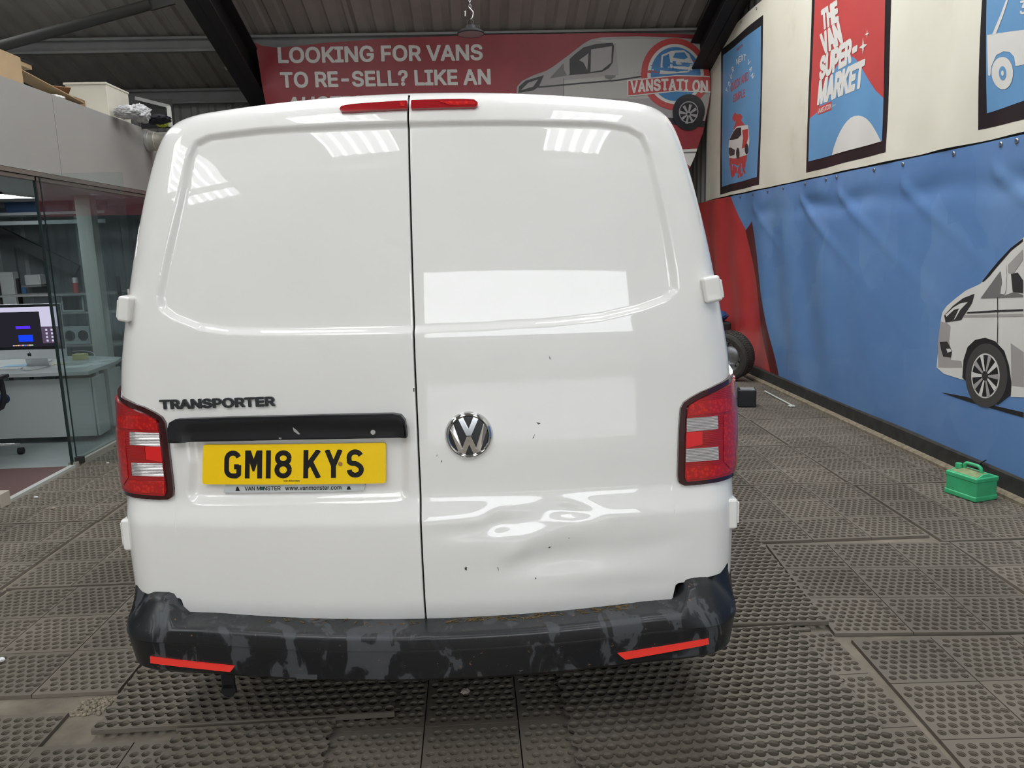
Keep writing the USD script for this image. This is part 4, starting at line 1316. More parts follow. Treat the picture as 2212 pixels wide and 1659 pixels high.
uppart('splash_print', unary_union([dp(list(g.exterior.coords)) for g in getattr(spl, 'geoms', [spl])]), 0.008, print_red)
uppart('small_van_print', dp([(290, 950), (296, 910), (325, 850), (345, 825), (412, 815), (418, 860), (422, 920), (412, 1010), (330, 1035), (292, 1030)]), 0.010, print_white, 'small white van on the far poster')
uppart('small_van_print', dp([(297, 912), (326, 856), (345, 835), (372, 832), (372, 880), (350, 905), (320, 912)]), 0.012, print_dark)
uppart('small_van_print', dp([(292, 965), (305, 962), (332, 978), (330, 1010), (300, 1020), (292, 1000)]), 0.012, print_dark)
for cx, cy in ((351, 1000), (405, 972)):
    uppart('small_van_print', dp(list(ell(cx, cy, 11, 36, 20).exterior.coords)), 0.013, print_dark)
uppart('small_van_print', dp([(378, 850), (412, 840), (416, 890), (400, 960), (376, 970), (384, 900)]), 0.0125, print_red)

yL, yR_ = wl(1754, 0)[0], wl(1929.7, 0)[0]
uppart('poster_frame', Polygon([wl(1742.5, 373), wl(1915.8, 328.5), (5.86, 3.86), (7.26, 3.86)]), 0.003, print_black, 'black border of the middle poster')
inn = Polygon([wl(1748, 349), wl(1908, 305), (5.945, 3.78), (7.19, 3.78)])
uppart('poster_print', inn, 0.006, print_red, 'middle poster, red over blue, reading THE VAN SUPER-MARKET')
hill = dp([(815, 775), (866, 735), (900, 640), (950, 500), (1000, 425), (1040, 392), (1070, 375), (1095, 368), (1118, 382), (1145, 412), (1200, 510), (1250, 590), (1300, 640), (1330, 660), (1300, 960), (790, 1080)]).intersection(inn)
uppart('poster_print', hill, 0.009, print_blue, 'blue hill on the middle poster')
uppart('poster_print', dp([(958, 1025), (975, 965), (1000, 900), (1020, 858), (1042, 820), (1065, 790), (1090, 768), (1115, 757), (1142, 754), (1170, 761), (1195, 777), (1222, 808), (1245, 845), (1268, 885), (1290, 928)]).intersection(inn), 0.012, print_white, 'white half circle on the middle poster')
for s_, bl, br, tl in (('THE', (902, 188), (1008, 128), (892, 76)), ('VAN', (908, 348), (1034, 268), (886, 234)), ('SUPER-', (884, 514), (1126, 376), (890, 385)), ('MARKET', (872, 676), (1166, 556), (884, 536))):
    part('poster_lettering', white, wwords(s_, bl, br, tl, upper_map, 0.013, *D, True, 0.011), print_white, False)
uppart('poster_label', dp([(872, 750), (872, 700), (962, 660), (962, 716)]), 0.012, print_red)
part('poster_lettering', white, cat([wwords('VANSTATION', (876, 742), (960, 706), (876, 712), upper_map, 0.0145, *D), wwords('.CO.UK', (964, 698), (990, 690), (964, 686), upper_map, 0.0145, *D)]), print_white, False)
for cx, cy, r_ in ((1171, 302, 1.0), (1197, 221, 0.52)):
    pts = []
    for k in range(16):
        a = k * math.pi / 8
        rr = (1.0, 0.42, 0.25, 0.42)[k % 4]
        pts.append((cx + 27 * r_ * rr * math.cos(a), cy - 58 * r_ * rr * math.sin(a) - 12 * r_ * rr * math.cos(a)))
    uppart('sparkle_print', dp(pts), 0.012, print_white)

uppart('poster_frame', Polygon([wl(2107, 281), wl(2230, 254), (3.40, 2.2), (3.40, 3.86), (4.80, 3.86)]), 0.003, print_black, 'black border of the poster nearest the camera')
in3 = Polygon([wl(2126, 245), wl(2218, 216), (3.48, 2.28), (3.48, 3.78), wl(2136, -80)])
uppart('poster_print', in3, 0.006, print_blue, 'near poster, blue with a white van outline')
uppart('van_icon_print', dp([(1975, 228), (2120, 205), (2330, 180), (2330, 390), (2170, 430), (2150, 430), (2140, 370), (2110, 340), (2070, 335), (2025, 360), (1995, 430), (1985, 495), (1972, 492)]).intersection(in3), 0.009, print_white)
uppart('van_icon_print', dp([(2005, 225), (2060, 90), (2100, -20), (2112, -20), (2070, 110), (2028, 220)]).intersection(in3), 0.010, print_white)
for rx, ry, m_, h_ in ((70, 106, print_white, 0.011), (24, 46, print_blue, 0.0135), (9, 18, print_white, 0.016)):
    uppart('van_icon_print', dp(list(ell(2064, 478, rx, ry, 40).exterior.coords)), h_, m_)
part('poster_lettering', white, wwords('3', (2180, 95), (2225, 85), (2180, 10), upper_map, 0.010, *D), print_white, False)
# eyelets along the seam and the top
ye = [9.9, 9.45, 9.0, 8.55, 8.15, 7.7, 7.2, 6.75, 6.55, 5.95, 5.55, 4.95, 4.5, 4.36, 3.9, 3.4]
for k, y in enumerate(ye):
    q = lower_map(np.array([[y, 2.055]]), [0.004])[0]
    part('eyelet', blue, lathe([(0.007, 0.003), (0.012, 0.004), (0.017, 0.0)], 14, 'x').apply_transform(np.diag([-1, 1, 1, 1])).apply_translation(q), eyelet_mat)
for y in (10.1, 9.6, 9.1, 8.6, 8.2):
    q = upper_map(np.array([[y, 4.0]]), [0.004])[0]
    part('eyelet', white, lathe([(0.006, 0.003), (0.010, 0.004), (0.014, 0.0)], 14, 'x').apply_transform(np.diag([-1, 1, 1, 1])).apply_translation(q), eyelet_mat)

# ------------------------------------------------------------------ the red banner across the back
YRB = 10.27


def red_map(p, h):
    x, z = p[:, 0], p[:, 1]
    w = 0.025 * (meshkit.fbm(np.stack([x * 1.3, z * 1.5, x * 0], -1), 3, 9) - 0.5) + 0.012 * np.sin(x * 4 + z * 3) * np.exp(-((z - 4.1) / 0.3) ** 2)
    w = w + 0.02 * np.exp(-((x + 2.6) / 0.15) ** 2) * np.sin(z * 9)
    w = w + 0.05 * sstep((x - 2.6) / 0.5) * np.sin(z * 5 + x * 3) + 0.03 * np.exp(-((z - 3.72 - 0.1 * x + 0.2) / 0.03) ** 2) * sstep((x - 1.9) / 0.8)
    return np.stack([x, YRB - w - np.asarray(h), z], 1)


def wb(px, py):
    q = ony(px, py, YRB)
    return q[0], q[2]


def rpoly(pts, ox=0, oy=0, k=1.0):
    return Polygon([wb(ox + a / k, oy + b / k) for a, b in pts]).buffer(0)


red = thing('hanging_banner', 'red vinyl banner hung across the back under the purlin, reading LOOKING FOR VANS TO RE-SELL?', 'banner')
rb = Polygon([wb(551, 92), wb(565, 99), wb(600, 103), wb(700, 92), wb(900, 80), wb(1060, 75), wb(1300, 71), wb(1515, 73), wb(1518, 90), wb(1529, 98), wb(1533, 205), wb(1521, 285), wb(1500, 340), wb(1478, 385), (2.4, 2.1), (-2.5, 2.1)])
part('vinyl', red, sheet(rb, red_map, 0.0, 0.0, 0.04), banner_red, True)
E2, E3 = (500, 0, 3.687), (1000, 0, 3.687)


def rwords(s, bl, br, tl, h, o, m, name='banner_lettering'):
    a, b, c = (np.array(wb(o[0] + q[0] / o[2], o[1] + q[1] / o[2])) for q in (bl, br, tl))
    g = text_poly(s)
    letters = sorted(getattr(g, 'geoms', [g]), key=lambda q: q.bounds[0])
    groups, edge = [[letters[0]]], letters[0].bounds[2]
    for q in letters[1:]:
        if q.bounds[0] - edge > 0.16 / max(1.0, 0.62 * len(s)):
            groups.append([])
        groups[-1].append(q)
        edge = max(edge, q.bounds[2])
    for k in groups:
        w = shapely.affinity.affine_transform(unary_union(k), [(b - a)[0], (c - a)[0], (b - a)[1], (c - a)[1], a[0], a[1]])
        part(name, red, sheet(w.buffer(0.004, join_style=2, mitre_limit=2), red_map, h * 0.5, 0.0, 0.045), m, False)


rwords('LOOKING FOR VANS', (376, 498), (2000, 474), (368, 382), 0.008, E2, print_white)
rwords('TO RE-SELL? LIKE AN', (398, 694), (2064, 668), (388, 580), 0.008, E2, print_white)
rwords('AUCTION, BUT', (440, 890), (1565, 872), (448, 778), 0.008, E2, print_white)


def redpart(name, pts, h, m, label=None):
    return part(name, red, sheet(rpoly(pts, *E3).intersection(rb), red_map, h * 0.5, 0.0, 0.045), m, True, label)


redpart('van_print', [(425, 790), (430, 690), (470, 645), (560, 600), (660, 565), (720, 530), (860, 425), (960, 348), (1020, 315), (1100, 300), (1400, 290), (1750, 300), (1882, 308), (1920, 335), (1945, 470), (1960, 600), (1960, 740), (1930, 960), (1600, 950), (1500, 1000), (425, 1000)], 0.006, print_grey, 'printed pale van on the red banner')
redpart('van_print', [(1040, 322), (1400, 312), (1750, 318), (1900, 330), (1938, 470), (1952, 740), (1400, 790), (800, 770), (800, 640), (1240, 600), (1215, 350)], 0.009, plain('print_pale', (0.42, 0.405, 0.37), 0.5), None)
redpart('van_print', [(845, 600), (850, 470), (900, 425), (960, 378), (1060, 352), (1190, 343), (1202, 370), (1192, 500), (1160, 545), (1110, 572), (1000, 586)], 0.012, print_dark, 'printed cab window')
redpart('van_print', [(925, 480), (1000, 425), (990, 560), (960, 500)], 0.015, print_grey)
redpart('van_print', [(1020, 395), (1185, 370), (1180, 500), (1105, 560), (1015, 575)], 0.015, print_grey)
redpart('van_print', [(690, 625), (740, 570), (800, 505), (806, 560), (830, 600)], 0.012, print_mid)
redpart('van_print', [(812, 500), (835, 468), (848, 480), (850, 590), (825, 600)], 0.015, print_grey)
redpart('van_print', [(440, 742), (446, 690), (500, 642), (645, 600), (605, 690), (565, 718)], 0.012, print_dark, 'printed headlamp')
redpart('van_print', [(460, 720), (520, 660), (600, 632), (560, 690)], 0.015, print_grey)
redpart('van_print', [(600, 688), (1240, 632), (1480, 595), (1480, 605), (1240, 645), (600, 700)], 0.012, print_dark)
redpart('van_print', [(797, 625), (803, 625), (806, 790), (800, 790)], 0.012, print_mid)
redpart('van_print', [(1130, 600), (1215, 600), (1215, 614), (1175, 635), (1130, 625)], 0.013, print_mid)


def logo(rx, ry, h, m, y0=None):
    redpart('logo_print', [(1690 + rx * math.cos(t), 590 + ry * math.sin(t)) for t in np.linspace(0, 2 * math.pi, 56, endpoint=False)], h, m)


logo(272, 288, 0.014, print_red)
logo(222, 240, 0.017, print_white)
logo(196, 216, 0.020, print_navy)
redpart('logo_print', [(1565, 590), (1580, 440), (1660, 405), (1760, 400), (1800, 430), (1830, 500), (1825, 560), (1780, 580), (1600, 592)], 0.023, print_white)
redpart('logo_print', [(1585, 540), (1592, 452), (1640, 430), (1650, 500), (1640, 560)], 0.026, print_navy)
redpart('logo_print', [(1670, 460), (1690, 420), (1765, 418), (1790, 460), (1760, 475)], 0.026, print_navy)
redpart('logo_print', [(1660, 560), (1670, 485), (1740, 500), (1800, 520), (1790, 560), (1700, 575)], 0.026, print_navy)
redpart('logo_print', [(1690, 500), (1730, 490), (1740, 520), (1700, 520)], 0.029, print_white)
redpart('logo_print', [(1305, 640), (1700, 598), (1960, 612), (1960, 745), (1700, 730), (1310, 772)], 0.023, print_white)
redpart('logo_print', [(1316, 648), (1700, 607), (1960, 622), (1960, 735), (1700, 720), (1316, 762)], 0.026, print_red, 'red name plate of the printed logo')
for k, ch in enumerate('VANSTATION'):
    x0 = 1335 + k * 61
    yb = 738 - 22 * math.sin(math.pi * min(k, 9) / 9) * 0.9 + (4 if k > 6 else 0)
    hh = 88 - 4 * math.sin(math.pi * k / 9)
    rwords(ch, (x0, yb), (x0 + (26 if ch == 'I' else 54), yb - 2), (x0, yb - hh), 0.030, E3, print_white, 'logo_letter')
    if ch in 'ANTI':
        redpart('logo_letter', [(x0 - 3, yb), (x0 + 22, yb), (x0 + 22, yb - 14), (x0 - 3, yb - 14)] if ch != 'T' else [(x0 + 14, yb), (x0 + 42, yb), (x0 + 42, yb - 14), (x0 + 14, yb - 14)], 0.0302, print_white)
for rx, ry, m_, h_ in ((128, 142, print_black, 0.033), (78, 86, print_grey, 0.036), (70, 78, print_black, 0.039)):
    redpart('wheel_print', [(1795 + rx * math.cos(t), 895 + ry * math.sin(t)) for t in np.linspace(0, 2 * math.pi, 40, endpoint=False)], h_, m_)
for k in range(8):
    a = k * math.pi / 4 + 0.2
    redpart('wheel_print', [(1795 + 12 * math.cos(a - 0.5), 910 + 12 * math.sin(a - 0.5)), (1795 + 72 * math.cos(a - 0.16), 910 + 78 * math.sin(a - 0.16)), (1795 + 72 * math.cos(a + 0.16), 910 + 78 * math.sin(a + 0.16)), (1795 + 12 * math.cos(a + 0.5), 910 + 12 * math.sin(a + 0.5))], 0.042, print_grey)
redpart('stripe_print', [(1600, 935), (1930, 960), (1930, 1010), (1600, 985)], 0.010, print_black)
redpart('stripe_print', [(1690, 1195), (1900, 1180), (1880, 1270), (1820, 1340), (1720, 1250)], 0.006, print_white)
redpart('stripe_print', [(1700, 1215), (1885, 1205), (1885, 1216), (1700, 1226)], 0.009, print_mid)

# ------------------------------------------------------------------ the glazed office on the left
XO, GT, FT = -3.10, 2.13, 2.75
YD0, YD1, YE = 4.78, 5.68, 8.5
office_grey = plain('office_panel', (0.30, 0.29, 0.27), 0.55, var=0.05, vscale=1.0)
alu = plain('brown_rail', (0.20, 0.175, 0.15), 0.4, metal=0.3)
office_wall = plain('office_back', (0.17, 0.19, 0.20), 0.5, var=0.1)
office_floor_m = plain('office_vinyl', (0.26, 0.285, 0.28), 0.45, var=0.08)
glass_m = material('office_glass', {
    'fr': ('fresnel', {'IOR': 1.5}), 'mf': ('math', {'math_type': 'multiply_add', 'value2': 0.4, 'value3': 0.01}),
    't': ('transparent_bsdf', {'color': (0.91, 0.95, 0.95)}), 'g': ('glossy_bsdf', {'color': (0.9, 0.95, 1.0), 'roughness': 0.0}), 'm': ('mix_closure', {})},
    [('fr.fac', 'mf.value1'), ('mf.value', 'm.fac'), ('t.BSDF', 'm.closure1'), ('g.BSDF', 'm.closure2')], surface='m.closure')
glass_edge = plain('glass_edge', (0.015, 0.03, 0.03), 0.2)
white_lam = plain('white_laminate', (0.50, 0.52, 0.51), 0.4)
pale_post = plain('pale_post', (0.52, 0.53, 0.48), 0.5)
navy = plain('navy_fabric', (0.010, 0.028, 0.085), 0.85, bump=0.3, bscale=300)
card = plain('cardboard', (0.36, 0.25, 0.14), 0.85, var=0.1)
cream = plain('cream_board', (0.58, 0.55, 0.46), 0.6, var=0.04)
plastic_grey = plain('crumpled_plastic', (0.42, 0.42, 0.42), 0.35, var=0.25, vscale=25)

def group(name):
    return tag(UsdGeom.Xform.Define(stage, _path(name, None)).GetPrim(), kind='structure')


fas = group('office_fascia')
for k, (a, b) in enumerate(((2.0, 6.05), (6.055, YE))):
    part('fascia_panel', fas, box(XO - 0.05, XO, a, b, GT + 0.035, FT), office_grey)
struct('wall_office_end', box(-7.5, XO - 0.051, YE - 0.04, YE, GT + 0.035, FT - 0.05), office_grey)
struct('ceiling_office', cat([box(-7.5, XO - 0.05, 2.0, YE - 0.04, FT - 0.05, FT - 0.012), box(-7.5, XO - 0.05, 2.0, 9.4, GT + 0.04, GT + 0.06)]), white_lam)
win = group('window_1')
part('glazing_rail', win, box(XO - 0.055, XO + 0.012, 2.0, YE, GT, GT + 0.03), alu)
part('glazing_rail', win, box(XO - 0.045, XO + 0.002, 2.0, YE, GT - 0.03, GT - 0.004), alu)
part('threshold', win, box(XO - 0.035, XO + 0.03, YD1, YE, 0.0, 0.035), plain('threshold_strip', (0.30, 0.28, 0.24), 0.5))
part('threshold', win, box(XO - 0.02, XO + 0.02, YD0, YD1, 0.0, 0.02), plain('door_strip', (0.42, 0.43, 0.40), 0.4))
part('glass_pane', win, box(XO - 0.012, XO, YD1 + 0.01, YE, 0.035, GT - 0.005), glass_m)
part('glass_pane', win, box(XO - 0.012, XO, 2.0, YD0 - 0.12, 0.02, GT - 0.005), glass_m)
part('glass_joint', win, box(XO - 0.014, XO + 0.002, YD1 - 0.004, YD1 + 0.012, 0.02, GT), glass_edge)
struct('floor_office', box(-7.5, XO - 0.04, 2.0, 9.4, 0.0, 0.008), office_floor_m)
struct('wall_office_rear', ribbed((-7.5, 9.4, 0), (XO - 0.05, 9.4, 0), (0, 0, GT + 0.04), 0.3, 0.02), office_wall)
struct('wall_office_side', box(-7.55, -7.5, 2.0, 9.4, 0, FT), office_wall)
struct('wall_office_return', box(XO - 0.05, XO, YE, 9.4, 0.0, GT + 0.04), plain('dark_board', (0.05, 0.05, 0.07), 0.5))
dm = top('entrance_mat', box(-3.66, XO - 0.03, YD0, YD1 - 0.02, 0.008, 0.014), plain('maroon_mat', (0.10, 0.055, 0.05), 0.95, bump=0.5, bscale=400), 'maroon entrance mat inside the office doorway', 'door mat', False)
gd = thing('glass_door', 'open frameless glass door with twin chrome bar handles standing out from the office', 'door', (XO + 0.01, YD1 + 0.045, 0), math.radians(4))
part('leaf', gd, box(0.0, 0.56, 0, 0.010, 0.022, GT + 0.02), glass_m)
part('leaf_edge', gd, box(-0.006, 0.0, 0, 0.010, 0.022, GT + 0.02), glass_edge)
part('patch_hinge', gd, box(-0.012, 0.05, -0.012, 0.022, 0.016, 0.07, 0.004), steel_dark)
for y in (-0.04, 0.05):
    hd = part('bar_handle', gd, tube([(0.525, y, 0.70), (0.525, y, 1.32)], 0.0125, 12), chrome, 40)
    for z in (0.80, 1.22):
        part('standoff', hd, tube([(0.525, y, z), (0.525, 0.005, z)], 0.008, 8), chrome)
top('timber_block', box(-3.42, -3.035, 4.70, 4.80, 0.013, 0.105, 0.003), plain('pale_timber', (0.38, 0.34, 0.28), 0.7), 'short pale timber block on the mats at the office doorway', 'block')

for k_, yl in enumerate((5.6, 7.6)):
    lp = thing('ceiling_panel_lamp', 'square lit ceiling panel in the office, ' + ('over the desk' if k_ == 0 else 'over the pale post'), 'lamp', (-4.6, yl, GT + 0.03))
    part('diffuser', lp, box(-0.28, 0.28, -0.28, 0.28, -0.006, 0.006), material('panel_light_%d' % k_, {'e': ('emission', {'color': (0.92, 0.97, 1.0), 'strength': 16.0})}, surface='e.emission'))
    part('frame', lp, cat([box(-0.3, 0.3, a, a + 0.02, -0.008, 0.01) for a in (-0.3, 0.28)] + [box(a, a + 0.02, -0.3, 0.3, -0.008, 0.01) for a in (-0.3, 0.28)]), white_lam)

# desk and what stands on it
DZ = 0.62
dpoly = Polygon([tuple(onz(*p, DZ)[:2]) for p in ((-90, 812), (190, 803), (254, 779), (262, 771), (180, 768), (-90, 778))])
desk = thing('office_desk', 'white office desk seen through the glass, with a screen panel below', 'desk')
part('desktop', desk, sheet(dpoly, lambda p, h: np.c_[p, h], DZ, 0.028, 0), white_lam)
fa, fb, fc_ = onz(-90, 812, DZ), onz(190, 803, DZ), onz(254, 779, DZ)
for a, b in ((fa, fb), (fb, fc_)):
    m = bar((a[0], a[1] + 0.06, 0.31), (b[0] - 0.02, b[1] + 0.06, 0.31), 0.018, 0.50)
    part('modesty_panel', desk, m, white_lam)
part('desk_leg', desk, box(fb[0] - 0.5, fb[0] - 0.44, fb[1] + 0.3, fb[1] + 0.36, 0.008, DZ - 0.03), steel_grey)
part('desk_leg', desk, box(fb[0] - 0.06, fb[0] - 0.01, fb[1] + 0.3, fb[1] + 0.35, 0.008, DZ - 0.03), steel_grey)
YI = float(fb[1]) + 0.32
br_, tr_ = ony(144, 774, YI), ony(127, 655, YI)
iw, ih = 0.65, float(tr_[2] - br_[2])
im = thing('desktop_computer', 'all-in-one desktop computer with a lit screen on the white desk', 'computer', (br_[0], YI, br_[2]), math.radians(-4))
screen_on = lambda n, c, s=1.0: material(n, {'e': ('emission', {'color': c, 'strength': s})}, surface='e.emission')
part('case', im, rbox((iw, 0.022, ih), 0.01, (-iw / 2, 0.012, ih / 2)), plain('silver_case', (0.62, 0.64, 0.65), 0.35, metal=0.2), 40)
part('bezel', im, box(-iw, 0, -0.002, 0.004, 0.085, ih - 0.003, 0.002), glass_dark)
sx0, sx1, sz0, sz1 = -iw + 0.03, -0.035, 0.11, ih - 0.025
sc = part('screen', im, box(sx0, sx1, -0.004, 0, sz0, sz1), screen_on('screen_dark', (0.020, 0.018, 0.026)))


def scr(a, b, c, d, m, dz=0.005):
    w_, h_ = sx1 - sx0, sz1 - sz0
    part('screen_window', sc, box(sx0 + a * w_, sx0 + b * w_, -dz, -dz + 0.0008, sz0 + c * h_, sz0 + d * h_), m)


sw = screen_on('screen_white', (0.62, 0.60, 0.78))
scr(0.0, 1.0, 0.88, 1.0, sw)
scr(0.74, 1.0, 0.50, 0.90, sw, 0.0055)
scr(0.74, 1.0, 0.08, 0.50, screen_on('screen_mauve', (0.10, 0.07, 0.12)), 0.0055)
scr(0.36, 0.58, 0.45, 0.53, screen_on('screen_purple', (0.10, 0.035, 0.85)), 0.006)
scr(0.38, 0.60, 0.13, 0.30, screen_on('screen_blue', (0.01, 0.06, 0.95)), 0.006)
for k, c in enumerate(((0.6, 0.5, 0.5), (0.9, 0.4, 0.1), (0.7, 0.7, 0.75), (0.8, 0.15, 0.15), (0.6, 0.65, 0.8), (0.1, 0.3, 0.9), (0.9, 0.2, 0.2), (0.8, 0.8, 0.8), (0.5, 0.8, 0.5))):
    scr(0.28 + 0.035 * k, 0.31 + 0.035 * k, 0.02, 0.055, screen_on('dock_icon_%d' % k, c, 0.8), 0.006)
for k in range(8):
    scr(0.80 + 0.08 * (k % 2), 0.83 + 0.08 * (k % 2), 0.12 + 0.09 * (k // 2), 0.17 + 0.09 * (k // 2), sw, 0.0062)
part('apple_mark', im, cat([sheet(unary_union([ell(-0.008, 0.0, 0.010, 0.013, 20), ell(0.008, 0, 0.010, 0.013, 20)]).difference(ell(0.024, 0.002, 0.010, 0.009, 16)), lambda p, h: np.c_[p[:, 0] - iw / 2, -h, p[:, 1] + 0.040], 0.0005, 0.0, 0), sheet(ell(0.005, 0.019, 0.003, 0.007, 12, -0.6), lambda p, h: np.c_[p[:, 0] - iw / 2, -h, p[:, 1] + 0.040], 0.0005, 0, 0)]), ink_black, False, 'small fruit emblem on the chin')
part('stand', im, cat([bar((-iw / 2, 0.05, 0.15), (-iw / 2, 0.10, DZ - br_[2] + 0.004), 0.20, 0.006), box(-iw / 2 - 0.10, -iw / 2 + 0.10, -0.03, 0.16, DZ - br_[2], DZ - br_[2] + 0.007)]), plain('silver_stand', (0.62, 0.64, 0.65), 0.35, metal=0.2))
d_ = lambda px, py: onz(px, py, DZ)
q = d_(170, 778)
top('note_cube', box(q[0] - 0.055, q[0] + 0.055, q[1], q[1] + 0.08, DZ, DZ + 0.055, 0.003), plain('note_yellow', (0.62, 0.58, 0.25), 0.7), 'cube of yellow notes near the desk corner', 'notepad')
q = d_(128, 787)
top('note_pad', box(q[0] - 0.06, q[0] + 0.06, q[1] - 0.04, q[1] + 0.03, DZ, DZ + 0.008), plain('note_pale', (0.60, 0.60, 0.36), 0.7), 'flat pale yellow notes beside the computer', 'notepad')
for px, py, a, lb in ((165, 792, 0.3, 'loose white paper at the front of the desk'), (205, 786, -0.4, 'loose white paper by the desk corner'), (222, 779, 0.9, 'loose white paper at the right end of the desk'), (35, 790, 0.1, 'blue-tinged paper below the computer')):
    q = d_(px, py)
    m = box(-0.10, 0.10, -0.07, 0.07, 0, 0.002)
    m.apply_transform(trimesh.transformations.rotation_matrix(a, [0, 0, 1]))
    top('paper_sheet', m.apply_translation([q[0], q[1], DZ + 0.0005]), plain('paper_' + str(px), (0.62, 0.66, 0.66) if px != 35 else (0.30, 0.48, 0.62), 0.7), lb, 'paper', False)
top('cable', tube(smoothpath([d_(112, 778), d_(95, 786), d_(60, 792), d_(45, 798), d_(60, 802), d_(95, 796), d_(110, 790)], 30) + [0, 0, 0.006], 0.004, 6), plain('pale_cable', (0.35, 0.37, 0.36), 0.5), 'grey cable looped on the desk', 'cable')
top('cable', tube(smoothpath([d_(158, 765) + [0, 0, 0.02], d_(185, 766) + [0, 0, 0.03], d_(205, 774)], 16) + [0, 0, 0.006], 0.004, 6), plain('white_cable', (0.5, 0.5, 0.5), 0.5), 'white cable running from the computer to the desk corner', 'cable')

# office chair
CH_ = thing('office_chair', 'navy office chair with chrome five-star base at the left edge', 'chair', (-4.03, 6.0, 0.008), math.radians(8))
part('seat', CH_, rbox((0.46, 0.46, 0.08), 0.035, (0, 0, 0.44)), navy, 40)
bk = rbox((0.44, 0.07, 0.50), 0.034, (0, 0, 0.25))
v = bk.vertices.copy()
v[:, 1] += -0.10 * (v[:, 0] / 0.22) ** 2 * -0.4 - 0.12 * (v[:, 2] / 0.5)
bk.vertices = v
part('backrest', CH_, bk.apply_translation([0, -0.22, 0.50]), navy, 40)
for sx in (-1, 1):
    part('armrest', CH_, cat([rbox((0.06, 0.24, 0.03), 0.012, (sx * 0.26, 0.0, 0.64)), tube(smoothpath([(sx * 0.26, 0.02, 0.63), (sx * 0.265, 0.03, 0.50), (sx * 0.24, 0.02, 0.40), (sx * 0.12, 0, 0.385)], 12), 0.02, 8)]), steel_black, 40)
part('gas_post', CH_, tube([(0, 0, 0.09), (0, 0, 0.40)], 0.025, 12), steel_black)
part('mechanism', CH_, box(-0.10, 0.10, -0.12, 0.12, 0.365, 0.40, 0.01), steel_black)
for k in range(5):
    a = k * 2 * math.pi / 5 + 0.25
    lg = part('base_leg', CH_, tube([(0.03 * math.cos(a), 0.03 * math.sin(a), 0.105), (0.32 * math.cos(a), 0.32 * math.sin(a), 0.075)], [0.022, 0.015], 8), chrome, 40)
    part('castor', lg, lathe([(0.0, -0.02), (0.026, -0.02), (0.028, 0), (0.026, 0.02), (0, 0.02)], 16, 'x').apply_translation([0.32 * math.cos(a), 0.32 * math.sin(a), 0.028]), steel_black)

# pale post and the stock behind the desk
yp = 7.9
pb, pt = ony(222, 770, yp), ony(165, 345, yp)
top('office_post', cat([box(pb[0] - 0.075, pb[0] + 0.055, yp, yp + 0.13, 0.008, GT + 0.04), box(pb[0] - 0.10, pb[0] - 0.076, yp + 0.02, yp + 0.10, 0.008, GT + 0.04)]), pale_post, 'pale square post rising behind the desk', 'post')
ys = 8.6
S = lambda px, py, y=ys: ony(px, py, y)
cab = thing('stock_shelf', 'dark steel shelf unit behind the computer', 'shelf', (-4.62, 8.45, 0.008))
for z in (0.62, 0.98, 1.18):
    part('shelf_board', cab, box(-0.55, 0.75, 0, 0.4, z - 0.02, z), steel_grey)
for x in (-0.55, 0.72):
    part('upright', cab, box(x, x + 0.03, 0.0, 0.03, 0, 1.35), steel_dark)
    part('upright', cab, box(x, x + 0.03, 0.37, 0.4, 0, 1.35), steel_dark)
q = S(160, 682, 8.5)
fr = thing('framed_screen', 'small pale-framed dark screen on the shelf right of the computer', 'screen', (q[0], 8.5, 1.188 - 0.20))
part('frame', fr, box(-0.12, 0.12, 0, 0.03, 0, 0.185, 0.004), plain('pale_frame', (0.36, 0.40, 0.41), 0.5))
part('panel', fr, box(-0.10, 0.10, -0.004, 0.0, 0.02, 0.165), glass_dark)
sp = thing('stereo_speaker', 'pale speaker unit with two dark round cones below the framed screen', 'speaker', (q[0] + 0.0, 8.5, 0.628))
part('cabinet', sp, box(-0.14, 0.14, 0, 0.18, 0, 0.20, 0.006), plain('speaker_case', (0.33, 0.37, 0.38), 0.5))
for x in (-0.07, 0.07):
    part('cone', sp, lathe([(0.0, 0.006), (0.03, 0.002), (0.052, 0.008), (0.056, 0.0)], 24, 'y').apply_transform(np.diag([1, -1, 1, 1])).apply_translation([x, 0, 0.10]), steel_black)
q = S(166, 630, 8.55)
can = thing('spray_can', 'small red and white spray can on the top shelf', 'spray can', (q[0], 8.55, 1.188))
part('can_body', can, lathe([(0, 0), (0.032, 0), (0.032, 0.10), (0.024, 0.115), (0, 0.115)], 20), plain('can_red', (0.35, 0.07, 0.06), 0.4))
part('can_cap', can, lathe([(0.026, 0.112), (0.027, 0.16), (0.018, 0.168), (0, 0.168)], 20), print_white)
for (a, b, lb) in (((-4, 588), (36, 662), 'white panel of pale packs at the far left behind the computer'), ((51, 594), (88, 616), 'small white box on the back shelf')):
    p0, p1 = S(*a, 9.2), S(*b, 9.2)
    top('wall_shelf', box(min(p0[0], p1[0]) - 0.03, max(p0[0], p1[0]) + 0.03, 9.15, 9.385, min(p0[2], p1[2]) - 0.018, min(p0[2], p1[2]) - 0.001), steel_grey, 'grey wall shelf under the ' + lb.split(' at ')[0].split(' on ')[0], 'shelf')
    top('white_box', box(p0[0], p1[0], 9.2, 9.33, min(p0[2], p1[2]), max(p0[2], p1[2]), 0.01), plain('box_white_%d' % abs(a[0]), (0.60, 0.63, 0.62), 0.5), lb, 'box')
q = S(47, 628, 9.375)
top('round_sign', lathe([(0, 0.012), (0.055, 0.012), (0.06, 0.0), (0, 0)], 28, 'y').apply_transform(np.diag([1, -1, 1, 1])).apply_translation(q), plain('sign_blue', (0.10, 0.24, 0.48), 0.5), 'small round blue sign above the computer', 'sign')
q0, q1 = S(-30, 488, 9.0), S(168, 585, 9.0)
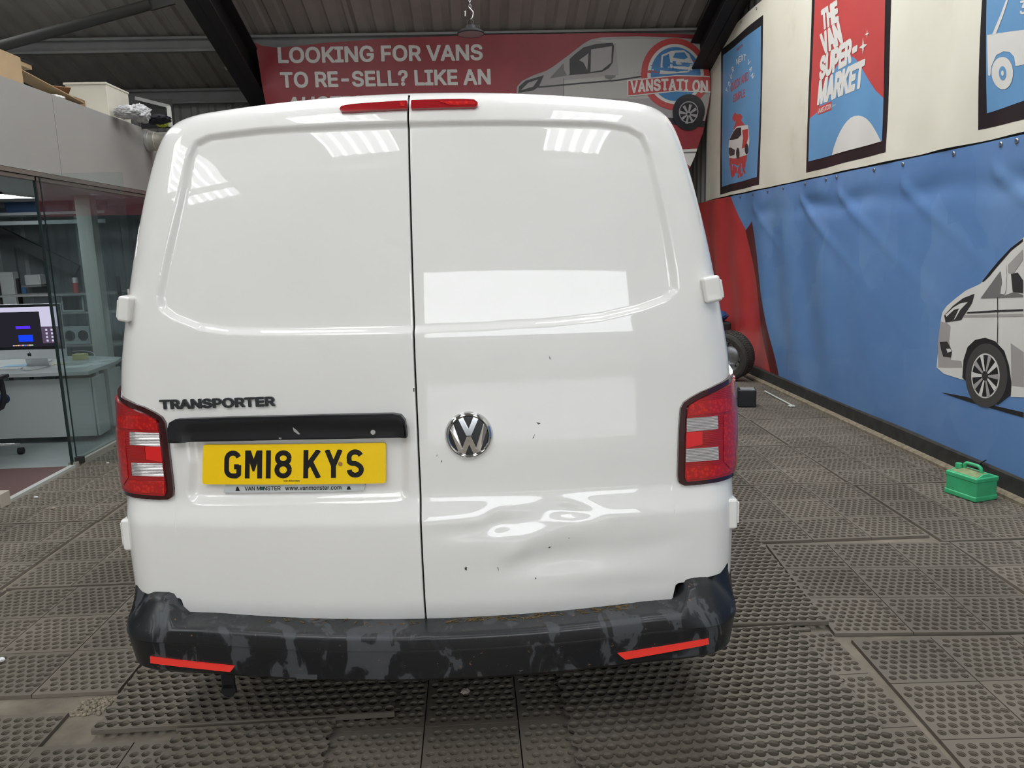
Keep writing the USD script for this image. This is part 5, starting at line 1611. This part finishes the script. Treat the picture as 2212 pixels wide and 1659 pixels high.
top('stair_stringer', bar(q0, q1, 0.05, 0.13), plain('stringer', (0.05, 0.055, 0.055), 0.5), 'dark sloping beam behind the office glass', 'beam')
for (a, b, c_, lb) in (((5, 423), (80, 459), (0.03, 0.065, 0.15), 'blue storage crate high behind the office glass'), ((92, 423), (150, 459), (0.075, 0.075, 0.10), 'grey bundle high behind the office glass')):
    p0, p1 = S(*a, 8.5), S(*b, 8.5)
    top('storage_crate', rbox((p1[0] - p0[0], 0.25, p0[2] - p1[2]), 0.02, ((p0[0] + p1[0]) / 2, 8.63, (p0[2] + p1[2]) / 2)), plain('crate_%d' % a[0], c_, 0.6), lb, 'crate')
zc = float(S(40, 459, 8.5)[2])
hs = thing('high_shelf', 'long pale shelf high in the office carrying the blue crate', 'shelf', (0, 8.5, 0))
part('shelf_board', hs, box(-7.2, -3.95, -0.02, 0.32, zc - 0.03, zc - 0.001), plain('rail_475', (0.34, 0.37, 0.38), 0.5))
part('shelf_rail', hs, box(-7.2, -3.95, -0.02, 0.0, zc - 0.13, zc - 0.09), plain('rail_492', (0.30, 0.33, 0.34), 0.5))
for x in (-7.0, -4.1):
    part('hanger', hs, box(x, x + 0.04, 0.28, 0.31, zc - 0.01, GT + 0.04), steel_grey)

# things stored on top of the office
TZ = FT - 0.012
zt_ = float(ony(228, 181, 7.0)[2])
x0, x1 = float(ony(141, 190, 7.0)[0]), float(ony(229, 182, 7.0)[0])
bx = thing('storage_box', 'large cream box on the office roof', 'box')
part('carton', bx, box(x0, x1, 7.0, 7.42, TZ, zt_, 0.004), cream)
part('lid_edge', bx, box(x0 - 0.012, x1 + 0.004, 6.99, 7.43, zt_ - 0.004, zt_ + 0.014, 0.003), cream)
xq = x1 + 0.02
frm = thing('open_frame', 'dark open-fronted frame standing behind the cream box', 'frame')
fx0, fx1 = xq, xq + 0.30
part('panel', frm, box(fx0, fx1, 7.58, 7.60, TZ, zt_ - 0.02), steel_black)
part('rail', frm, bar((fx0, 7.52, zt_ - 0.02), (fx1, 7.52, zt_ - 0.10), 0.03, 0.03), steel_grey)
part('rail', frm, box(fx1 - 0.02, fx1 + 0.01, 7.50, 7.53, TZ, zt_ - 0.10), pale_post)


def crumple(e, seed, n=4, amp=0.22):
    m = trimesh.creation.icosphere(subdivisions=n)
    v = m.vertices
    k = 1 + amp * (np.abs(meshkit.fbm(v * 2.6 + 7, 4, seed) - 0.5) * 4 - 0.6)
    m.vertices = v * k[:, None] * np.array(e) / 2
    return m


pk = lambda px, py, y: ony(px, py, y)
for (px, py, y, e, sd, mt, lb, nm) in ((276, 262, 7.05, (0.22, 0.2, 0.12), 4, plastic_grey, 'crumpled grey-white plastic wrap nearest the cream box', 'plastic_wrap'), (303, 262, 7.25, (0.20, 0.2, 0.17), 8, plastic_grey, 'crumpled pale plastic wrap next to the duct end', 'plastic_wrap'),
                                        (343, 282, 7.36, (0.24, 0.2, 0.09), 11, plain('dark_cloth', (0.012, 0.012, 0.02), 0.9), 'dark cloth on the office roof by the van', 'cloth'), (354, 280, 7.52, (0.14, 0.1, 0.07), 13, plain('hi_vis', (0.42, 0.48, 0.04), 0.8), 'yellow-green cloth on the office roof by the van', 'cloth')):
    q = pk(px, py, y)
    top(nm, crumple(e, sd).apply_translation([q[0], q[1], TZ + e[2] * 0.46]), mt, lb, 'plastic' if 'plastic' in nm else 'cloth', 50)
q = onx(314, 304, XO)
dp_ = thing('duct_pipe', 'short pale ventilation duct at the end of the grey fascia', 'duct', (XO + 0.002, q[1] + 0.05, q[2]))
part('duct', dp_, lathe([(0.0, 0.0), (0.085, 0.0), (0.088, 0.08), (0.082, 0.085), (0.082, 0.38), (0.0, 0.38)], 28, 'x'), plain('duct_metal', (0.55, 0.52, 0.46), 0.35, metal=0.4, var=0.2, vscale=12), 40)
part('collar', dp_, lathe([(0.08, 0.0), (0.096, 0.0), (0.096, 0.025), (0.08, 0.03)], 28, 'x'), galv)
cb = thing('cardboard_box', 'tan cardboard carton with open flaps at the left edge on the office roof', 'box')
b0, b1 = onx(-70, 150, -3.35), onx(38, 128, -3.35)
part('carton', cb, box(-3.75, -3.30, 5.30, b1[1] - 0.05, TZ, b1[2], 0.004), card)
part('flap', cb, bar((-3.42, b1[1] - 0.04, b1[2] - 0.06), (-3.16, b1[1] + 0.42, TZ + 0.03), 0.18, 0.006), card)
q = onx(118, 190, -3.3)
top('cardboard_scrap', cat([box(-3.42, -3.2, q[1] + 0.09, q[1] + 0.26, TZ, TZ + 0.10), bar((-3.36, q[1] + 0.12, TZ + 0.10), (-3.26, q[1], TZ + 0.16), 0.16, 0.006)]), plain('brown_card', (0.22, 0.12, 0.06), 0.85), 'small brown carton with a raised flap left of the cream box', 'box')
q = onx(112, 199, -3.25)
top('paper_scrap', crumple((0.14, 0.14, 0.05), 3, 3).apply_translation([q[0] + 0.06, q[1] - 0.08, TZ + 0.028]), print_white, 'crumpled white paper beside the small brown carton', 'paper')
st_ = thing('carton_stack', 'tall carton pile at the far left edge carrying a board', 'box')
part('carton', st_, box(-4.6, -3.95, 5.45, 6.1, TZ, 3.08, 0.004), card)
bd_ = thing('plywood_board', 'tan board with dark underside at the top left corner', 'board')
p0 = onx(52, 60, -3.6)
part('board', bd_, box(-4.5, -3.58, p0[1] - 0.5, p0[1], 3.08, 3.115), card)
part('edging', bd_, box(-4.5, -3.575, p0[1] - 0.5, p0[1] + 0.004, 3.116, 3.135), steel_black)
q = onx(17, 33, -3.75)
top('wire_coil', cat([lathe([(0.07, 0.0), (0.078, 0.008), (0.07, 0.016), (0.062, 0.008), (0.07, 0.0)], 24).apply_translation([q[0], q[1], 3.136 + 0.012 * k]) for k in range(3)]), galv, 'shiny wire coil on the board at top left', 'coil')

# ------------------------------------------------------------------ loose things along the right wall
tp = thing('spare_wheel', 'loose tyre on a silver steel rim leaning by the red end of the banner', 'tyre', (2.78, 8.28, 0.012), math.radians(38))
prf = [(0.205, -0.085), (0.22, -0.105), (0.275, -0.112), (0.305, -0.098), (0.315, -0.075), (0.318, 0.0), (0.315, 0.075), (0.305, 0.098), (0.275, 0.112), (0.22, 0.105), (0.205, 0.085), (0.195, 0.0), (0.205, -0.085)]
ty = lathe(prf, 48, 'x')
lean = trimesh.transformations.rotation_matrix(math.radians(-9), [0, 1, 0])
up_ = np.eye(4)
up_[:3, :3] *= 0.85
up_[2, 3] = 0.285
part('tyre', tp, ty.apply_transform(lean).apply_transform(up_), tyre_mat, 30)
trd = []
for k in range(60):
    a = k * math.pi / 30
    for x in (-0.055, 0.0, 0.055):
        m = box(x - 0.022, x + 0.022, -0.009, 0.009, 0.312, 0.322)
        m.apply_transform(trimesh.transformations.rotation_matrix(a + (0.03 if x else 0), [1, 0, 0]))
        trd.append(m)
part('tread', tp, cat(trd).apply_transform(lean).apply_transform(up_), tyre_mat, False, kind='stuff')
rim = [lathe([(0.205, -0.09), (0.198, -0.07), (0.185, -0.045), (0.175, 0.0), (0.14, 0.01), (0.11, -0.02), (0.07, -0.03), (0.05, -0.045), (0.0, -0.045)], 40, 'x')]
part('rim', tp, cat(rim).apply_transform(lean).apply_transform(up_), alloy, 40)
hl = []
for k in range(12):
    a = k * math.pi / 6
    m = lathe([(0, 0.002), (0.012, 0.002), (0.014, -0.002)], 12, 'x').apply_transform(np.diag([-1, 1, 1, 1]))
    m.apply_translation([-0.012, 0.157 * math.cos(a), 0.157 * math.sin(a)])
    hl.append(m)
part('rim_hole', tp, cat(hl).apply_transform(lean).apply_transform(up_), steel_black)
wc1, wc2 = ony(1583, 725, 9.0), ony(1566, 716, 9.0)
zc_ = float(wc2[2])
top('white_carton', box(wc1[0] - 0.5, wc1[0], 9.0, 9.32, 0.0, zc_, 0.006), print_white, 'white carton behind the loose tyre', 'box')
top('tool_case', rbox((0.42, 0.26, 0.11), 0.03, (wc1[0] - 0.22, 9.15, zc_ + 0.0555)), steel_black, 'black case on the white carton', 'case', 40)
top('blue_bag', crumple((0.34, 0.24, 0.15), 21, 4, 0.08).apply_translation([wc1[0] - 0.19, 9.13, zc_ + 0.178]), plain('bag_blue', (0.025, 0.07, 0.20), 0.8), 'dark blue bag on top of the white carton', 'bag', 50)
wq = ony(1590, 700, 9.2)
wr = thing('wire_rack', 'rack of pale upright rods beside the blue bag', 'rack', (float(wq[0]), 9.2, 0.0))
for k in range(5):
    part('rod', wr, tube(smoothpath([(-0.04 + 0.02 * k, 0, 0), (-0.04 + 0.02 * k, 0, 0.4), (-0.042 + 0.022 * k, 0.0, float(wq[2]) + 0.09)], 8), 0.005, 6), pale_post)
part('foot', wr, box(-0.06, 0.06, -0.05, 0.05, 0.0, 0.02), steel_dark)
pb_ = onz(1600, 882), onz(1639, 885)
q = onz(1619, 884)
blk = thing('black_speaker', 'small black box speaker standing on the mats near the banner foot', 'speaker', (q[0], q[1] + 0.09, 0.0125), math.radians(-14))
part('cabinet', blk, rbox((0.165, 0.15, 0.165), 0.012, (0, 0, 0.083)), black_trim, 40)
part('top_plate', blk, box(-0.06, 0.07, -0.06, 0.06, 0.165, 0.169, 0.001), steel_grey)
part('cable_stub', blk, cat([rbox((0.04, 0.03, 0.03), 0.008, (-0.12, 0.0, 0.018)), tube([(-0.08, 0, 0.07), (-0.10, 0, 0.08), (-0.12, 0, 0.03)], 0.008, 6)]), steel_black)
r0_, r1_ = onz(1652, 850), onz(1712, 882)
rd_ = thing('white_rod', 'thin white rod with a small end plate lying along the kerb', 'rod', (r1_[0], r1_[1], 0.016))
part('rod', rd_, tube([(0, 0, 0.008), (r0_[0] - r1_[0], r0_[1] - r1_[1], 0.008)], 0.008, 8), pale_post)
part('end_plate', rd_, box(-0.035, 0.02, -0.02, 0.03, 0, 0.012, 0.003), pale_post)
top('cream_panel', box(2.62, 2.86, 11.0, 11.03, 0.0, 2.62), cream, 'cream board standing in the back right corner', 'panel')
# the green petrol can
gm = plain('green_plastic', (0.05, 0.42, 0.18), 0.42, var=0.12, vscale=14)
dusty_green = plain('dusty_green', (0.22, 0.27, 0.13), 0.9, var=0.35, vscale=30)
A, Bq, Cq = onz(2040, 1064, 0.012), onz(2106, 1087, 0.012), onz(2158, 1081, 0.012)
ly, lx = float(np.linalg.norm(A - Bq)), float(np.linalg.norm(Cq - Bq))
jc = thing('petrol_can', 'squat green plastic petrol can with a top handle at the foot of the blue banner', 'petrol can', (Bq[0], Bq[1], 0.0125), math.atan2(-(A - Bq)[0], (A - Bq)[1]))
hb_ = 0.128
part('body', jc, cat([rbox((lx, ly, 0.10), 0.012, (lx / 2, ly / 2, 0.075)), rbox((lx + 0.008, ly + 0.008, 0.034), 0.010, (lx / 2, ly / 2, 0.018))]), gm, 40)
lid = rbox((lx + 0.006, ly + 0.006, 0.030), 0.008, (lx / 2, ly / 2, hb_))
part('lid', jc, cat([lid, trimesh.convex.convex_hull(np.array([(0.004, 0.004, hb_ + 0.008), (lx - 0.004, 0.004, hb_ + 0.008), (0.004, ly - 0.004, hb_ + 0.008), (lx - 0.004, ly - 0.004, hb_ + 0.008), (lx / 2 - 0.02, 0.012, hb_ + 0.030), (lx / 2 + 0.02, 0.012, hb_ + 0.030), (lx / 2 - 0.02, ly - 0.012, hb_ + 0.030), (lx / 2 + 0.02, ly - 0.012, hb_ + 0.030)]))]), gm, 25)
part('dusty_top', jc, trimesh.convex.convex_hull(np.array([(0.012, 0.016, hb_ + 0.0125), (lx / 2 - 0.02, 0.022, hb_ + 0.0312), (lx / 2 + 0.02, 0.022, hb_ + 0.0312), (0.012, ly - 0.016, hb_ + 0.0125), (lx / 2 - 0.02, ly - 0.022, hb_ + 0.0312), (lx / 2 + 0.02, ly - 0.022, hb_ + 0.0312)])), dusty_green)
part('handle', jc, tube(smoothpath([(lx / 2, 0.045, hb_ + 0.02), (lx / 2, 0.05, hb_ + 0.055), (lx / 2, 0.075, hb_ + 0.066), (lx / 2, 0.135, hb_ + 0.066), (lx / 2, 0.155, hb_ + 0.055), (lx / 2, 0.16, hb_ + 0.02)], 24), 0.0105, 10), gm, 50)
part('cap', jc, lathe([(0.0, 0.032), (0.017, 0.032), (0.019, 0.028), (0.019, 0.004), (0.015, 0.0), (0.015, -0.02)], 20).apply_translation([lx / 2 - 0.02, ly - 0.03, hb_ + 0.025]), gm, 40)
q0, q1 = onx(2110, 1008, 3.07), onx(2130, 994, 3.07)
top('wire_end', tube(smoothpath([(3.09, q0[1] + 0.02, q0[2] - 0.03), q0, (q0 + q1) / 2 + [0, 0, 0.004], q1], 12), 0.004, 6), steel_black, 'thin black wire end poking up behind the petrol can', 'wire')
# litter
for k, (px, py, e, m_, lb) in enumerate(((78, 1075, 0.016, 'white', 'white crumb of litter by the timber block'), (233, 1001, 0.014, 'white', 'white crumb of litter by the left tail light'), (115, 1099, 0.018, 'tan', 'small tan chip on the mats left of the van'), (1005, 1496, 0.020, 'pinkish', 'pale flake on the mat under the bumper middle'), (2, 1428, 0.02, 'white', 'white fleck at the left edge of the floor'), (1889, 1067, 0.012, 'tan', 'tan fleck on the mats left of the petrol can'))):
    q = onz(px, py, 0.013)
    top('litter', crumple((e * 1.6, e * 1.4, e * 0.8), 30 + k, 3, 0.5).apply_translation([q[0], q[1], 0.0125 + e * 0.3]), plain('litter_%d' % k, {'white': (0.7, 0.7, 0.7), 'tan': (0.30, 0.25, 0.18), 'pinkish': (0.52, 0.44, 0.38)}[m_], 0.8), lb, 'litter', 40)
rng = np.random.default_rng(8)
g0 = Polygon([tuple(onz(*p)[:2]) for p in ((165, 1540), (180, 1515), (248, 1508), (238, 1520), (222, 1545))])
gr = []
while len(gr) < 260:
    x_, y_ = rng.uniform(g0.bounds[0], g0.bounds[2]), rng.uniform(g0.bounds[1], g0.bounds[3])
    if g0.buffer(0.03).contains(Point(x_, y_)):
        r_ = rng.uniform(0.003, 0.008)
        m = trimesh.creation.icosphere(subdivisions=1, radius=r_)
        m.vertices *= rng.uniform(0.6, 1.3, 3)
        gr.append(m.apply_translation([x_, y_, r_ * 0.4]))
s_ = top('gravel', cat(gr), gravel_mat, 'patch of gravel showing between the mats left of the bumper', 'gravel', 30)
s_.SetCustomDataByKey('kind', 'stuff')
